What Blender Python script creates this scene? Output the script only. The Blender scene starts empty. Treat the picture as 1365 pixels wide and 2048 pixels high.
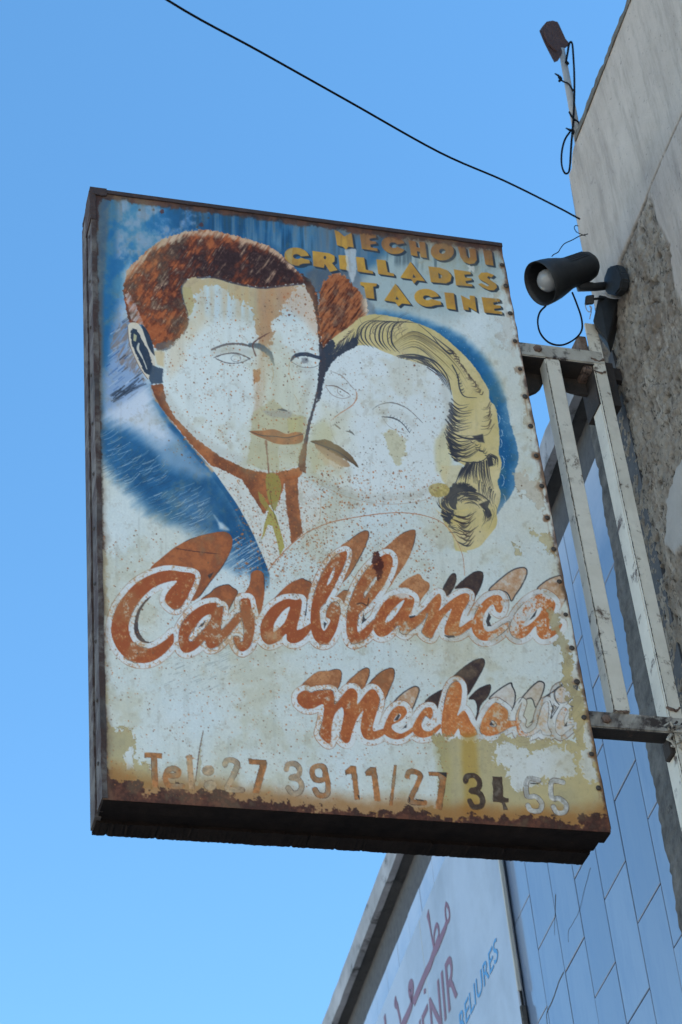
import bpy, bmesh, math, random
import numpy as np
from mathutils import Vector, Matrix

random.seed(7)
scene = bpy.context.scene
COL = scene.collection

# ---------------------------------------------------------------- camera
# X runs along the hanging sign towards the wall, Y away from the camera, Z up.
CAM = np.array([-0.80985042, -4.42683722, 1.6])
ROT = np.array([[0.9642620266280633, 0.09668728848895453, 0.24667856057589138],
                [-0.2512136980752094, 0.6295355607475398, 0.7352391826158736],
                [-0.08420464299857568, -0.7709322577236823, 0.631326406939032]])
FPX = 4386.041394280163
cam_data = bpy.data.cameras.new('camera')
cam = bpy.data.objects.new('camera', cam_data)
COL.objects.link(cam)
cam_data.sensor_fit = 'VERTICAL'
cam_data.sensor_height = 24.0
cam_data.lens = FPX / 2048.0 * 24.0
cam_data.clip_start = 0.05
cam_data.clip_end = 2000
cam_data.dof.use_dof = True
cam_data.dof.focus_distance = 6.15
cam_data.dof.aperture_fstop = 4.0
m4 = Matrix.Identity(4)
for i in range(3):
    m4[i][0] = ROT[i, 0]; m4[i][1] = -ROT[i, 1]; m4[i][2] = -ROT[i, 2]; m4[i][3] = CAM[i]
cam.matrix_world = m4
scene.camera = cam

# ---------------------------------------------------------------- light: sun kept off by an unseen block added above the near roof, open shade
SUN_EL, SUN_AZ = math.radians(42), math.radians(125)      # azimuth from +Y towards +X
world = bpy.data.worlds.new('World'); scene.world = world
world.use_nodes = True
wn = world.node_tree.nodes; wn.clear()
sky = wn.new('ShaderNodeTexSky'); sky.sky_type = 'NISHITA'
sky.sun_disc = False
sky.sun_elevation = SUN_EL
sky.sun_rotation = SUN_AZ
sky.altitude = 0; sky.air_density = 1.0; sky.dust_density = 0.0; sky.ozone_density = 0.6
bg = wn.new('ShaderNodeBackground'); bg.inputs['Strength'].default_value = 0.122
wo = wn.new('ShaderNodeOutputWorld')
sat = wn.new('ShaderNodeHueSaturation'); sat.inputs['Saturation'].default_value = 1.25; sat.inputs['Hue'].default_value = .493
world.node_tree.links.new(sky.outputs[0], sat.inputs['Color']); world.node_tree.links.new(sat.outputs[0], bg.inputs[0]); world.node_tree.links.new(bg.outputs[0], wo.inputs[0])
sun_l = bpy.data.lights.new('sun', 'SUN'); sun_l.energy = 5.0; sun_l.angle = math.radians(.5); sun_l.color = (1, .95, .87)
sun = bpy.data.objects.new('sun', sun_l); COL.objects.link(sun)
sd = Vector((math.sin(SUN_AZ) * math.cos(SUN_EL), math.cos(SUN_AZ) * math.cos(SUN_EL), math.sin(SUN_EL)))
sun.rotation_euler = sd.to_track_quat('Z', 'Y').to_euler()
sun.location = (6, 6, 12)
vs = scene.view_settings
vs.view_transform = 'Standard'; vs.look = 'None'; vs.gamma = 1; vs.use_curve_mapping = False
vs.exposure = 1.5
scene.cycles.max_bounces = 6
scene.cycles.diffuse_bounces = 4
scene.cycles.glossy_bounces = 3
scene.cycles.use_denoising = True

# ---------------------------------------------------------------- helpers
def ray(px, py):
    d = np.array([px - 682.5, py - 1024.0, FPX]); d = ROT @ d
    return d / np.linalg.norm(d)
def at(px, py, y):                       # point at depth y
    r = ray(px, py); return CAM + r * (y - CAM[1]) / r[1]
class Plane:                             # vertical wall through (x0, y0); s runs along it, away from the camera
    def __init__(s, x0, y0, yaw):
        a = math.radians(yaw)
        s.P = np.array([x0, y0, 0.0]); s.d = np.array([math.sin(a), math.cos(a), 0]); s.n = np.array([-math.cos(a), math.sin(a), 0])
    def pt(s, t, z, off=0.0):            # off > 0 is towards the street
        return s.P + s.d * t + s.n * off + np.array([0, 0, z])
    def sz(s, px, py, off=0.0):
        r = ray(px, py); P = s.P + s.n * off
        q = CAM + r * np.dot(P - CAM, s.n) / np.dot(r, s.n)
        return np.dot(q - s.P, s.d), q[2]
NEAR = Plane(1.645, 0.07, 2.1)
FAR = Plane(1.645, 0.07, 4.2)

def link(o, parent=None):
    COL.objects.link(o)
    if parent is not None:
        o.parent = parent
        o.matrix_parent_inverse = parent.matrix_basis.inverted()
    return o
def empty(name, loc, label, cat, group=None):
    o = bpy.data.objects.new(name, None); o.location = loc; o.empty_display_size = .1
    COL.objects.link(o); tag(o, label, cat, group); return o
def tag(o, label=None, cat=None, group=None, kind=None):
    if label: o['label'] = label
    if cat: o['category'] = cat
    if group: o['group'] = group
    if kind: o['kind'] = kind
    return o
def obj(name, bm, mat, parent=None, smooth=False):
    me = bpy.data.meshes.new(name)
    bmesh.ops.recalc_face_normals(bm, faces=bm.faces[:])
    bm.to_mesh(me); bm.free()
    me.materials.append(mat)
    if smooth:
        for p in me.polygons: p.use_smooth = True
    return link(bpy.data.objects.new(name, me), parent)
def hexa(bm, c):                          # 8 corners: bottom ring then top ring
    v = [bm.verts.new(p) for p in c]
    for f in ((0, 1, 2, 3), (4, 5, 6, 7), (0, 1, 5, 4), (1, 2, 6, 5), (2, 3, 7, 6), (3, 0, 4, 7)):
        bm.faces.new([v[i] for i in f])
def box(bm, x0, x1, y0, y1, z0, z1):
    hexa(bm, [(x0, y0, z0), (x1, y0, z0), (x1, y1, z0), (x0, y1, z0), (x0, y0, z1), (x1, y0, z1), (x1, y1, z1), (x0, y1, z1)])
def wbox(bm, pl, s0, s1, o0, o1, z0, z1):  # box in wall coordinates
    hexa(bm, [pl.pt(s0, z0, o0), pl.pt(s1, z0, o0), pl.pt(s1, z0, o1), pl.pt(s0, z0, o1), pl.pt(s0, z1, o0), pl.pt(s1, z1, o0), pl.pt(s1, z1, o1), pl.pt(s0, z1, o1)])
def bevel(bm, w, seg=2):
    bmesh.ops.bevel(bm, geom=bm.edges[:], offset=w, segments=seg, affect='EDGES', clamp_overlap=True)
def tube(bm, pts, r, seg=8, cap=True):
    pts = [Vector(p) for p in pts]; n = len(pts); rings = []
    rr = [r] * n if not hasattr(r, '__len__') else list(np.interp(np.linspace(0, 1, n), np.linspace(0, 1, len(r)), r))
    up = None
    for i in range(n):
        t = (pts[min(i + 1, n - 1)] - pts[max(i - 1, 0)]).normalized()
        if up is None:
            up = t.orthogonal().normalized()
        up = (up - t * up.dot(t)).normalized(); b = t.cross(up)
        rings.append([bm.verts.new(pts[i] + (up * math.cos(a) + b * math.sin(a)) * rr[i]) for a in [2 * math.pi * k / seg for k in range(seg)]])
    for a, b in zip(rings, rings[1:]):
        for k in range(seg): bm.faces.new((a[k], a[(k + 1) % seg], b[(k + 1) % seg], b[k]))
    if cap: bm.faces.new(rings[0]); bm.faces.new(rings[-1][::-1])
def lathe(bm, prof, O, ax, seg=32):
    O = Vector(O); ax = Vector(ax).normalized(); u = ax.orthogonal().normalized(); v = ax.cross(u); rings = []
    for t, r in prof:
        if r < 1e-6: rings.append([bm.verts.new(O + ax * t)])
        else: rings.append([bm.verts.new(O + ax * t + (u * math.cos(a) + v * math.sin(a)) * r) for a in [2 * math.pi * k / seg for k in range(seg)]])
    for a, b in zip(rings, rings[1:]):
        for k in range(seg):
            if len(a) == 1 and len(b) == 1: continue
            if len(a) == 1: bm.faces.new((a[0], b[(k + 1) % seg], b[k]))
            elif len(b) == 1: bm.faces.new((a[k], a[(k + 1) % seg], b[0]))
            else: bm.faces.new((a[k], a[(k + 1) % seg], b[(k + 1) % seg], b[k]))

# ---------------------------------------------------------------- materials
class NT:
    def __init__(s, name):
        s.m = bpy.data.materials.new(name); s.m.use_nodes = True; s.t = s.m.node_tree
        s.b = s.t.nodes['Principled BSDF']
        s.co = s.t.nodes.new('ShaderNodeTexCoord')
    def n(s, typ, **kw):
        k = s.t.nodes.new(typ)
        for a, v in kw.items(): setattr(k, a, v)
        return k
    def l(s, a, b): s.t.links.new(a, b)
    def noise(s, scale, detail=5, rough=.6, vec=None, dist=0):
        k = s.n('ShaderNodeTexNoise'); k.inputs['Scale'].default_value = scale; k.inputs['Detail'].default_value = detail
        k.inputs['Roughness'].default_value = rough; k.inputs['Distortion'].default_value = dist
        s.l(vec if vec is not None else s.co.outputs['Object'], k.inputs['Vector']); return k.outputs['Fac']
    def scaled(s, v):
        k = s.n('ShaderNodeMapping'); k.inputs['Scale'].default_value = v; s.l(s.co.outputs['Object'], k.inputs['Vector']); return k.outputs[0]
    def ramp(s, fac, stops):
        k = s.n('ShaderNodeValToRGB'); s.l(fac, k.inputs[0]); e = k.color_ramp.elements
        while len(e) < len(stops): e.new(.5)
        for q, (p, c) in zip(e, stops):
            q.position = p; q.color = (*c, 1) if hasattr(c, '__len__') else (c, c, c, 1)
        return k.outputs[0]
    def mix(s, fac, a, b):
        k = s.n('ShaderNodeMix', data_type='RGBA')
        if hasattr(fac, 'links'): s.l(fac, k.inputs[0])
        else: k.inputs[0].default_value = fac
        for i, v in ((6, a), (7, b)):
            if hasattr(v, 'links'): s.l(v, k.inputs[i])
            else: k.inputs[i].default_value = (*v, 1)
        return k.outputs[2]
    def base(s, c):
        if hasattr(c, 'links'): s.l(c, s.b.inputs['Base Color'])
        else: s.b.inputs['Base Color'].default_value = (*c, 1)
    def set(s, **kw):
        for k, v in kw.items():
            k = k.replace('_', ' ')
            if hasattr(v, 'links'): s.l(v, s.b.inputs[k])
            else: s.b.inputs[k].default_value = v
    def bump(s, fac, strength=.3, dist=.004):
        k = s.n('ShaderNodeBump'); k.inputs['Strength'].default_value = strength; k.inputs['Distance'].default_value = dist
        s.l(fac, k.inputs['Height']); s.l(k.outputs[0], s.b.inputs['Normal'])
def patchy(name, c1, c2, scale=14, spots=None, sp_scale=30, sp_lo=.6, sp_hi=.7, rough=.7, bump=.25, bscale=90, metal=0, c3=None):
    t = NT(name)
    c = t.ramp(t.noise(scale, 6, .65), [(.3, c1), (.7, c2)])
    if c3 is not None:
        c = t.mix(t.ramp(t.noise(scale * .35, 5, .7, dist=.5), [(.48, 0), (.62, 1)]), c, c3)
    if spots is not None:
        c = t.mix(t.ramp(t.noise(sp_scale, 6, .7, dist=.3), [(sp_lo, 0), (sp_hi, 1)]), c, spots)
    t.base(c); t.set(Roughness=rough, Metallic=metal); t.bump(t.noise(bscale, 4, .7), bump, .003)
    return t.m
M = {}
M['rust_dark'] = patchy('rust_dark', (.030, .018, .016), (.060, .034, .028), 22, (.10, .050, .03), 45, .6, .72, .9, .5)
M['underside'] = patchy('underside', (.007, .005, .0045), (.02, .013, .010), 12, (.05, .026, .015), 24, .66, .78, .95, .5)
M['channel'] = patchy('channel', (.085, .066, .055), (.16, .135, .115), 9, (.045, .022, .015), 11, .44, .56, .85, .5, c3=(.04, .028, .023))
M['groove'] = patchy('groove', (.008, .007, .007), (.02, .016, .014), 12, rough=.95)
M['screw'] = patchy('screw', (.03, .024, .02), (.075, .058, .045), 160, rough=.7)
M['cream_metal'] = patchy('cream_metal', (.56, .505, .41), (.66, .605, .505), 12, (.10, .06, .038), 17, .575, .67, .6, .25, c3=(.52, .47, .385))
M['worn_metal'] = patchy('worn_metal', (.34, .31, .26), (.50, .46, .39), 14, (.035, .024, .02), 16, .52, .62, .75, .4, c3=(.12, .10, .085))
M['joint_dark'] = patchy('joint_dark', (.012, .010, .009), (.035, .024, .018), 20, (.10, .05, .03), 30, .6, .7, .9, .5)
M['weld_rust'] = patchy('weld_rust', (.10, .05, .032), (.20, .15, .12), 40, (.03, .018, .014), 60, .52, .62, .9, .6)
M['black_plastic'] = patchy('black_plastic', (.006, .0065, .0075), (.013, .0135, .0145), 30, (.035, .034, .032), 60, .58, .8, .6, .25, 260)
M['black_inside'] = patchy('black_inside', (.006, .006, .007), (.012, .012, .013), 20, rough=.6)
M['cable'] = patchy('cable', (.006, .007, .009), (.010, .011, .014), 40, rough=.95, bump=.1)
M['cable'].node_tree.nodes['Principled BSDF'].inputs['Specular IOR Level'].default_value = .08
M['grey_wire'] = patchy('grey_wire', (.25, .25, .26), (.35, .35, .36), 40, rough=.5, bump=.1)
M['pole'] = patchy('pole', (.24, .22, .20), (.34, .31, .28), 30, (.12, .09, .07), 50, .6, .75, .7, .3)
M['rust_sheet'] = patchy('rust_sheet', (.040, .018, .016), (.075, .035, .028), 40, (.03, .02, .02), 80, .55, .7, .9, .6)
M['plaster'] = patchy('plaster', (.41, .345, .29), (.52, .45, .39), 3, (.26, .235, .22), 9, .6, .75, .9, .4, 120)
M['dark_cement'] = patchy('dark_cement', (.04, .038, .036), (.15, .14, .128), 20, (.015, .013, .012), 26, .6, .72, .95, .8, 120)
M['roof_edge'] = patchy('roof_edge', (.07, .058, .045), (.15, .13, .10), 14, (.03, .025, .02), 30, .55, .68, .95, .9, 60)
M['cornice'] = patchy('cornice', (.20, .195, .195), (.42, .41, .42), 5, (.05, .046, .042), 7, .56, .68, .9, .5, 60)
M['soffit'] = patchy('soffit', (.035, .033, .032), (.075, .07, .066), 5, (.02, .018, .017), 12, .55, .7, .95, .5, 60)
M['grout'] = patchy('grout', (.05, .05, .055), (.09, .088, .09), 30, rough=.9)
M['bulb'] = patchy('bulb', (.24, .24, .24), (.29, .29, .285), 30, rough=.06, bump=.02)
M['shop_white'] = patchy('shop_white', (.35, .37, .41), (.42, .44, .475), 2.5, (.25, .25, .25), 1.6, .45, .8, .35, .05)
M['shop_frame'] = patchy('shop_frame', (.46, .43, .37), (.53, .50, .43), 8, (.16, .11, .08), 22, .66, .74, .5, .2)
M['mauve'] = patchy('mauve', (.17, .058, .075), (.21, .08, .10), 9, rough=.5, bump=.05)
M['letter_blue'] = patchy('letter_blue', (.05, .21, .42), (.07, .25, .47), 9, rough=.5, bump=.05)
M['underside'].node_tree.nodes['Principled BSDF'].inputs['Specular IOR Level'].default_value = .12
M['ground'] = patchy('ground', (.32, .30, .27), (.39, .365, .33), 1.2, (.26, .24, .215), 6, .55, .7, .95, .3, 30)

def tile_material():
    t = NT('glazed_tile')
    oi = t.n('ShaderNodeObjectInfo')
    c = t.ramp(oi.outputs['Random'], [(0, (.155, .205, .29)), (1, (.225, .28, .365))])
    dirt = t.ramp(t.noise(9, 6, .7, t.scaled((1, 1, .25))), [(.45, 0), (.75, .75)])
    c = t.mix(dirt, c, (.14, .195, .30))
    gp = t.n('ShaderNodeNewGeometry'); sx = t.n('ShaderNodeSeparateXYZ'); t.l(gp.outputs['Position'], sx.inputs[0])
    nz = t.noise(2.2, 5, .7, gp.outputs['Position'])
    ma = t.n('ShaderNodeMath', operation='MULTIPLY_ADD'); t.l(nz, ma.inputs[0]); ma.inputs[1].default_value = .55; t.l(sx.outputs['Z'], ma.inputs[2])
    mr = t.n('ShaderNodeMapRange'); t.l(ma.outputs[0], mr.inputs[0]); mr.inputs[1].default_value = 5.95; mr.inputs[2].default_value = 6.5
    c = t.mix(mr.outputs[0], c, (.52, .515, .53))            # paler grey towards the top of the tiling, broken up by noise
    t.base(c); t.set(Roughness=.10, IOR=1.7)
    t.bump(t.noise(5, 3, .5), .06, .004)
    return t.m
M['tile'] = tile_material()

def attr_wall_material():
    t = NT('weathered_wall')
    a = t.n('ShaderNodeAttribute', attribute_name='strip').outputs['Fac']
    g = t.n('ShaderNodeAttribute', attribute_name='pale').outputs['Fac']
    sm = t.ramp(t.noise(4, 7, .7), [(.3, (.41, .345, .29)), (.7, (.54, .465, .40))])
    run = t.ramp(t.noise(16, 6, .75, t.scaled((1, 1, .16))), [(.46, 0), (.70, .8)])
    sm = t.mix(run, sm, (.29, .245, .21))
    pit = t.ramp(t.noise(60, 4, .7), [(.62, 0), (.70, .8)])
    sm = t.mix(pit, sm, (.17, .155, .15))
    rg = t.ramp(t.noise(30, 8, .78, t.scaled((1, 1, .5))), [(.25, (.09, .068, .05)), (.42, (.235, .195, .155)), (.6, (.34, .295, .24)), (.8, (.46, .41, .345))])
    blot = t.ramp(t.noise(6.5, 6, .72, t.scaled((1, 1, .45)), .4), [(.34, .0), (.5, .0), (.62, .75)])
    rg = t.mix(blot, rg, (.165, .122, .088))
    lite = t.ramp(t.noise(9, 7, .75, t.scaled((1.4, 1.4, .4)), .8), [(.56, 0), (.64, .7)])
    rg = t.mix(lite, rg, (.46, .41, .35))
    pit2 = t.ramp(t.noise(52, 5, .75, t.scaled((1, 1, .55)), .6), [(.55, 0), (.63, .92)])
    rg = t.mix(pit2, rg, (.045, .036, .028))
    pl = t.ramp(t.noise(10, 6, .7), [(.3, (.37, .345, .315)), (.7, (.45, .425, .395))])
    c = t.mix(a, sm, rg); c = t.mix(g, c, pl)
    ck = t.n('ShaderNodeAttribute', attribute_name='crack').outputs['Fac']
    c = t.mix(ck, c, (.06, .05, .042))
    t.base(c); t.set(Roughness=.95)
    t.bump(t.noise(110, 6, .8), .9, .008)
    return t.m
M['wall'] = attr_wall_material()

def sign_material():
    t = NT('painted_sheet')
    c = t.n('ShaderNodeAttribute', attribute_name='paint')
    r = t.n('ShaderNodeAttribute', attribute_name='gloss').outputs['Fac']
    gr = t.ramp(t.noise(700, 3, .7), [(.2, .90), (.8, 1.08)])
    k = t.n('ShaderNodeMix', data_type='RGBA', blend_type='MULTIPLY'); k.inputs[0].default_value = 1
    t.l(c.outputs['Color'], k.inputs[6]); t.l(gr, k.inputs[7])
    t.base(k.outputs[2]); t.set(Roughness=r)
    t.b.inputs['Specular IOR Level'].default_value = .35
    t.bump(t.noise(240, 5, .7), .12, .002)
    return t.m
M['sign'] = sign_material()
PAINT_GAIN = (1.31, 1.165, 1.03)
# ---------------------------------------------------------------- sign painter
# The worn enamel picture on the hanging sign is worked out as a colour per
# vertex of the sheet (flat print: paint, fading, rust stains, peeled patches).
def _hash(ix, iy, seed):
    h = (ix.astype(np.int64) * 374761393 + iy.astype(np.int64) * 668265263 + seed * 1442695041) & 0x7fffffff
    h = ((h ^ (h >> 13)) * 1274126177) & 0x7fffffff
    h = (h ^ (h >> 16)) & 0xffff
    return h.astype(np.float32) / 65535.0

def vnoise(x, y, seed=0):
    ix = np.floor(x); iy = np.floor(y)
    fx = (x - ix).astype(np.float32); fy = (y - iy).astype(np.float32)
    fx = fx * fx * (3 - 2 * fx); fy = fy * fy * (3 - 2 * fy)
    a = _hash(ix, iy, seed); b = _hash(ix + 1, iy, seed)
    c = _hash(ix, iy + 1, seed); d = _hash(ix + 1, iy + 1, seed)
    return (a * (1 - fx) + b * fx) * (1 - fy) + (c * (1 - fx) + d * fx) * fy

def fbm(x, y, scale, seed=0, octv=4):
    v = 0; amp = 1; tot = 0
    for o in range(octv):
        v = v + amp * vnoise(x / scale + 17.3 * o, y / scale + 9.1 * o, seed + o * 7)
        tot += amp; amp *= .55; scale *= .5
    return v / tot

def sstep(a, b, x):
    t = np.clip((x - a) / (b - a), 0, 1)
    return t * t * (3 - 2 * t)

def smooth(pts, closed=True, n=6):
    p = np.array(pts, float); m = len(p); out = []
    rng = range(m) if closed else range(m - 1)
    for i in rng:
        if closed:
            p0, p1, p2, p3 = p[(i - 1) % m], p[i], p[(i + 1) % m], p[(i + 2) % m]
        else:
            p0, p1, p2, p3 = p[max(i - 1, 0)], p[i], p[i + 1], p[min(i + 2, m - 1)]
        for k in range(n):
            t = k / n
            out.append(.5 * ((2 * p1) + (-p0 + p2) * t + (2 * p0 - 5 * p1 + 4 * p2 - p3) * t * t + (-p0 + 3 * p1 - 3 * p2 + p3) * t ** 3))
    if not closed: out.append(p[-1])
    return np.array(out)

def crop(ox, oy, s):
    return lambda pts: [(ox + x / s, oy + y / s) for x, y in pts]

class Painter:
    def __init__(s, PX, PY, inv):
        s.PX = PX.astype(np.float32); s.PY = PY.astype(np.float32); s.inv = inv
        s.H, s.W = PX.shape
        s.col = np.zeros((s.H, s.W, 3), np.float32)
        s.rough = np.full((s.H, s.W), .42, np.float32)
        s.hgt = np.zeros((s.H, s.W), np.float32)
        s.label = np.zeros((s.H, s.W), np.int16)
        s.n4 = fbm(PX, PY, 4, 11, 3) - .5
        s.n12 = fbm(PX, PY, 14, 21, 4) - .5
        s.n40 = fbm(PX, PY, 45, 31, 5) - .5
        s.n120 = fbm(PX, PY, 130, 41, 5) - .5
        s.n2 = fbm(PX, PY, 2.2, 51, 2) - .5
        s.nr = .9 * s.n40 + 1.3 * s.n12 + .8 * s.n4
        ca, sa = .84, -.54
        s.wisp = fbm((X_ := PX * ca + PY * sa) * .16, (PY * ca - PX * sa), 7, 81, 4) - .5
    def win(s, x0, y0, x1, y1):
        c = np.array([s.inv(x, y) for x, y in ((x0, y0), (x1, y0), (x0, y1), (x1, y1))])
        j0 = max(int(c[:, 0].min()) - 1, 0); j1 = min(int(c[:, 0].max()) + 3, s.W)
        i0 = max(int(c[:, 1].min()) - 1, 0); i1 = min(int(c[:, 1].max()) + 3, s.H)
        return (slice(i0, max(i1, i0)), slice(j0, max(j1, j0)))
    def sd(s, pts, pad=4):
        p = np.array(pts, np.float32)
        w = s.win(p[:, 0].min() - pad, p[:, 1].min() - pad, p[:, 0].max() + pad, p[:, 1].max() + pad)
        X = s.PX[w]; Y = s.PY[w]
        d = np.full(X.shape, 1e9, np.float32); ins = np.zeros(X.shape, bool)
        q = np.roll(p, -1, 0)
        for (ax, ay), (bx, by) in zip(p, q):
            vx, vy = bx - ax, by - ay; L = vx * vx + vy * vy + 1e-9
            t = np.clip(((X - ax) * vx + (Y - ay) * vy) / L, 0, 1)
            d = np.minimum(d, (X - ax - t * vx) ** 2 + (Y - ay - t * vy) ** 2)
            if ay != by:
                c = ((ay > Y) != (by > Y)) & (X < (bx - ax) * (Y - ay) / (by - ay) + ax)
                ins ^= c
        d = np.sqrt(d)
        return w, np.where(ins, d, -d)
    def line(s, pts, widths, pad=3):
        p = np.array(pts, np.float32); wd = np.broadcast_to(np.asarray(widths, np.float32), (len(p),)) if np.ndim(widths) == 0 else np.interp(np.linspace(0, 1, len(p)), np.linspace(0, 1, len(widths)), widths).astype(np.float32)
        m = wd.max() + pad
        w = s.win(p[:, 0].min() - m, p[:, 1].min() - m, p[:, 0].max() + m, p[:, 1].max() + m)
        X = s.PX[w]; Y = s.PY[w]
        d = np.full(X.shape, -1e9, np.float32)
        for k in range(len(p) - 1):
            (ax, ay), (bx, by) = p[k], p[k + 1]
            vx, vy = bx - ax, by - ay; L = vx * vx + vy * vy + 1e-9
            t = np.clip(((X - ax) * vx + (Y - ay) * vy) / L, 0, 1)
            dd = np.hypot(X - ax - t * vx, Y - ay - t * vy)
            d = np.maximum(d, (wd[k] * (1 - t) + wd[k + 1] * t) * .5 - dd)
        return w, d
    def put(s, w, a, color, rough=None, h=None, label=None):
        c = np.asarray(color, np.float32)
        if c.ndim == 1: c = c[None, None, :]
        s.col[w] = s.col[w] * (1 - a[..., None]) + c * a[..., None]
        if rough is not None: s.rough[w] = s.rough[w] * (1 - a) + rough * a
        if h is not None: s.hgt[w] = s.hgt[w] * (1 - a) + h * a
        if label is not None: s.label[w] = np.where(a > .5, label, s.label[w])
    def fill(s, pts, color, alpha=1, soft=.8, amp=0, nz='n12', sm=False, rough=None, h=None, label=None, tex=None, closed_n=5):
        if sm: pts = smooth(pts, True, closed_n)
        w, d = s.sd(pts, pad=max(4, soft * 2 + amp))
        if amp: d = d + amp * 2 * getattr(s, nz)[w]
        a = sstep(-soft, soft, d) * alpha
        if tex is not None: a = a * tex[w]
        s.put(w, a, color if not callable(color) else color(w), rough, h, label)
    def stroke(s, pts, width, color, alpha=1, soft=.7, amp=0, nz='n4', sm=True, tex=None, rough=None, label=None):
        if sm and len(pts) > 2: pts = smooth(pts, False, 5)
        w, d = s.line(pts, width, pad=soft * 2 + amp)
        if amp: d = d + amp * 2 * getattr(s, nz)[w]
        a = sstep(-soft, soft, d) * alpha
        if tex is not None: a = a * tex[w]
        s.put(w, a, color, rough, None, label)
    def sdmax(s, F, pts, sm=True, n=5, pad=16):
        if sm: pts = smooth(pts, True, n)
        w, d = s.sd(pts, pad)
        F[w] = np.maximum(F[w], d)
    def dots(s, xs, ys, rs, cols, alphas, stretch=1.0):
        for x, y, r, c, a in zip(xs, ys, rs, cols, alphas):
            w = s.win(x - r - 1, y - r * stretch - 1, x + r + 1, y + r * stretch + 1)
            d = r - np.hypot(s.PX[w] - x, (s.PY[w] - y) / stretch)
            s.put(w, sstep(-.7, .7, d) * a, c, .8)

def rgb(r, g, b):
    return np.array((r, g, b), np.float32) / 255.0

def paint_sign(PX, PY, inv):
    P = Painter(PX, PY, inv); rs = np.random.RandomState(5)
    X, Y = P.PX, P.PY; ALL = (slice(0, P.H), slice(0, P.W))
    mix = lambda a, b, t: a * (1 - t[..., None]) + b * t[..., None]
    clamp = lambda v: np.clip(v, 0, 1)
    streak = fbm(X * 1.0, Y * .09, 9, 61, 3) - .5          # rain runs
    hairn = fbm(X * .7 + Y * .5, (Y - X) * .12, 3.2, 71, 3) - .5
    # --- base enamel, slightly uneven
    base = mix(rgb(196, 206, 210), rgb(184, 194, 192), clamp(.5 + 1.6 * P.n120 + .6 * P.n40))
    warm = clamp(.25 + 2.0 * P.n120 - .5 * P.n40) * .45
    base = mix(base, rgb(202, 198, 182), warm)
    P.col[:] = base + P.n4[..., None] * .03 + P.n2[..., None] * .025
    # ------------------------------------------------ blue airbrushed background
    BL = rgb(36, 98, 142); BD = rgb(24, 76, 116); PALE = rgb(140, 166, 196)
    def blue(w):
        t = clamp(.45 + 1.8 * P.n120[w] + .8 * P.n40[w])
        return mix(BD, rgb(56, 122, 166), t)
    # gloomy green grey fade along the top right
    P.fill([(560, 430), (1002, 480), (1015, 560), (900, 640), (760, 640), (640, 610)], rgb(150, 166, 168), .85, 30, 12, 'n40')
    P.fill([(640, 440), (1002, 488), (1005, 540), (800, 500), (640, 560)], rgb(120, 138, 138), .5, 22, 14, 'n40')
    P.fill([(160, 360), (640, 430), (800, 455), (760, 520), (700, 560), (640, 585), (600, 640), (300, 640), (245, 690), (215, 760), (210, 830), (150, 830)], blue, .97, 18, 12, 'n40', rough=.4)
    P.fill([(590, 430), (720, 446), (740, 520), (690, 560), (600, 560)], rgb(60, 112, 148), .8, 22, 14, 'n40')
    # chalky bleached patches, with rain streaks
    ch = clamp((P.n40 * 2.2 + P.n12 * 1.0 + .12) * 2.4)
    P.fill([(228, 395), (330, 405), (420, 420), (400, 470), (330, 480), (280, 520), (240, 530), (222, 480)], rgb(122, 150, 184), .85, 16, 10, tex=ch)
    P.fill([(220, 440), (236, 440), (240, 510), (225, 530)], rgb(128, 146, 180), .8, 2, 7, 'n12', tex=clamp(ch * 1.5))
    P.fill([(400, 405), (760, 450), (740, 520), (560, 500), (420, 465)], rgb(118, 150, 172), .6, 12, 5, tex=clamp(streak * 4 + .25))
    P.fill([(380, 400), (1000, 485), (990, 560), (400, 470)], rgb(40, 58, 66), .5, 10, 4, tex=clamp(-streak * 4.5 - .1))
    P.fill([(630, 445), (760, 462), (700, 640), (590, 620)], rgb(96, 110, 122), .55, 18, 10, 'n40')
    # left blue column, greyed with dirt at the rim
    P.fill([(186, 395), (236, 400), (232, 640), (212, 760), (204, 850), (190, 850)], BL, .9, 8, 4)
    P.fill([(180, 380), (218, 384), (216, 470), (208, 560), (204, 900), (204, 1100), (186, 1100)], rgb(72, 88, 102), .9, 5, 3)
    # brushed background behind the ear: pale blue wash and dark comb strokes
    P.fill([(240, 600), (262, 640), (262, 700), (300, 770), (250, 830), (212, 850), (206, 760), (222, 690)], rgb(128, 152, 186), .9, 12, 8, 'n40', rough=.5)
    P.fill([(246, 545), (262, 520), (262, 640), (244, 640)], rgb(170, 186, 200), .75, 8, 4)
    P.fill([(226, 655), (262, 640), (268, 700), (290, 760), (240, 730), (222, 690)], rgb(130, 112, 100), .75, 5, 8, 'n4', tex=clamp(.5 + 3 * hairn))
    for k in range(60):
        x = rs.uniform(212, 285); y = rs.uniform(640, 800)
        L = rs.uniform(8, 26); c = (rgb(40, 82, 140), rgb(52, 58, 70), rgb(176, 190, 206))[rs.randint(3)]
        P.stroke([(x, y), (x + L * .8, y - L * .62)], rs.uniform(.8, 2.4), c, rs.uniform(.3, .8), 1.0)
    for k in range(26):
        x = rs.uniform(206, 250) + k * .9; y = 806 - (x - 206) * .5 + rs.uniform(-9, 9)
        P.stroke([(x, y), (x + rs.uniform(10, 24), y - rs.uniform(8, 16))], rs.uniform(1, 3), rgb(48, 54, 66), .7, 1.2)
    # cloud-like collar light, then the deep blue jacket with a crisp right edge
    P.fill([(198, 842), (250, 800), (300, 766), (330, 800), (360, 850), (420, 930), (440, 960), (330, 930), (250, 880)], rgb(186, 196, 210), .95, 12, 6, 'n40')
    edge = smooth([(305, 768), (335, 830), (378, 886), (430, 946), (474, 1008), (508, 1070), (534, 1132), (540, 1150)], False, 6)
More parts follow.
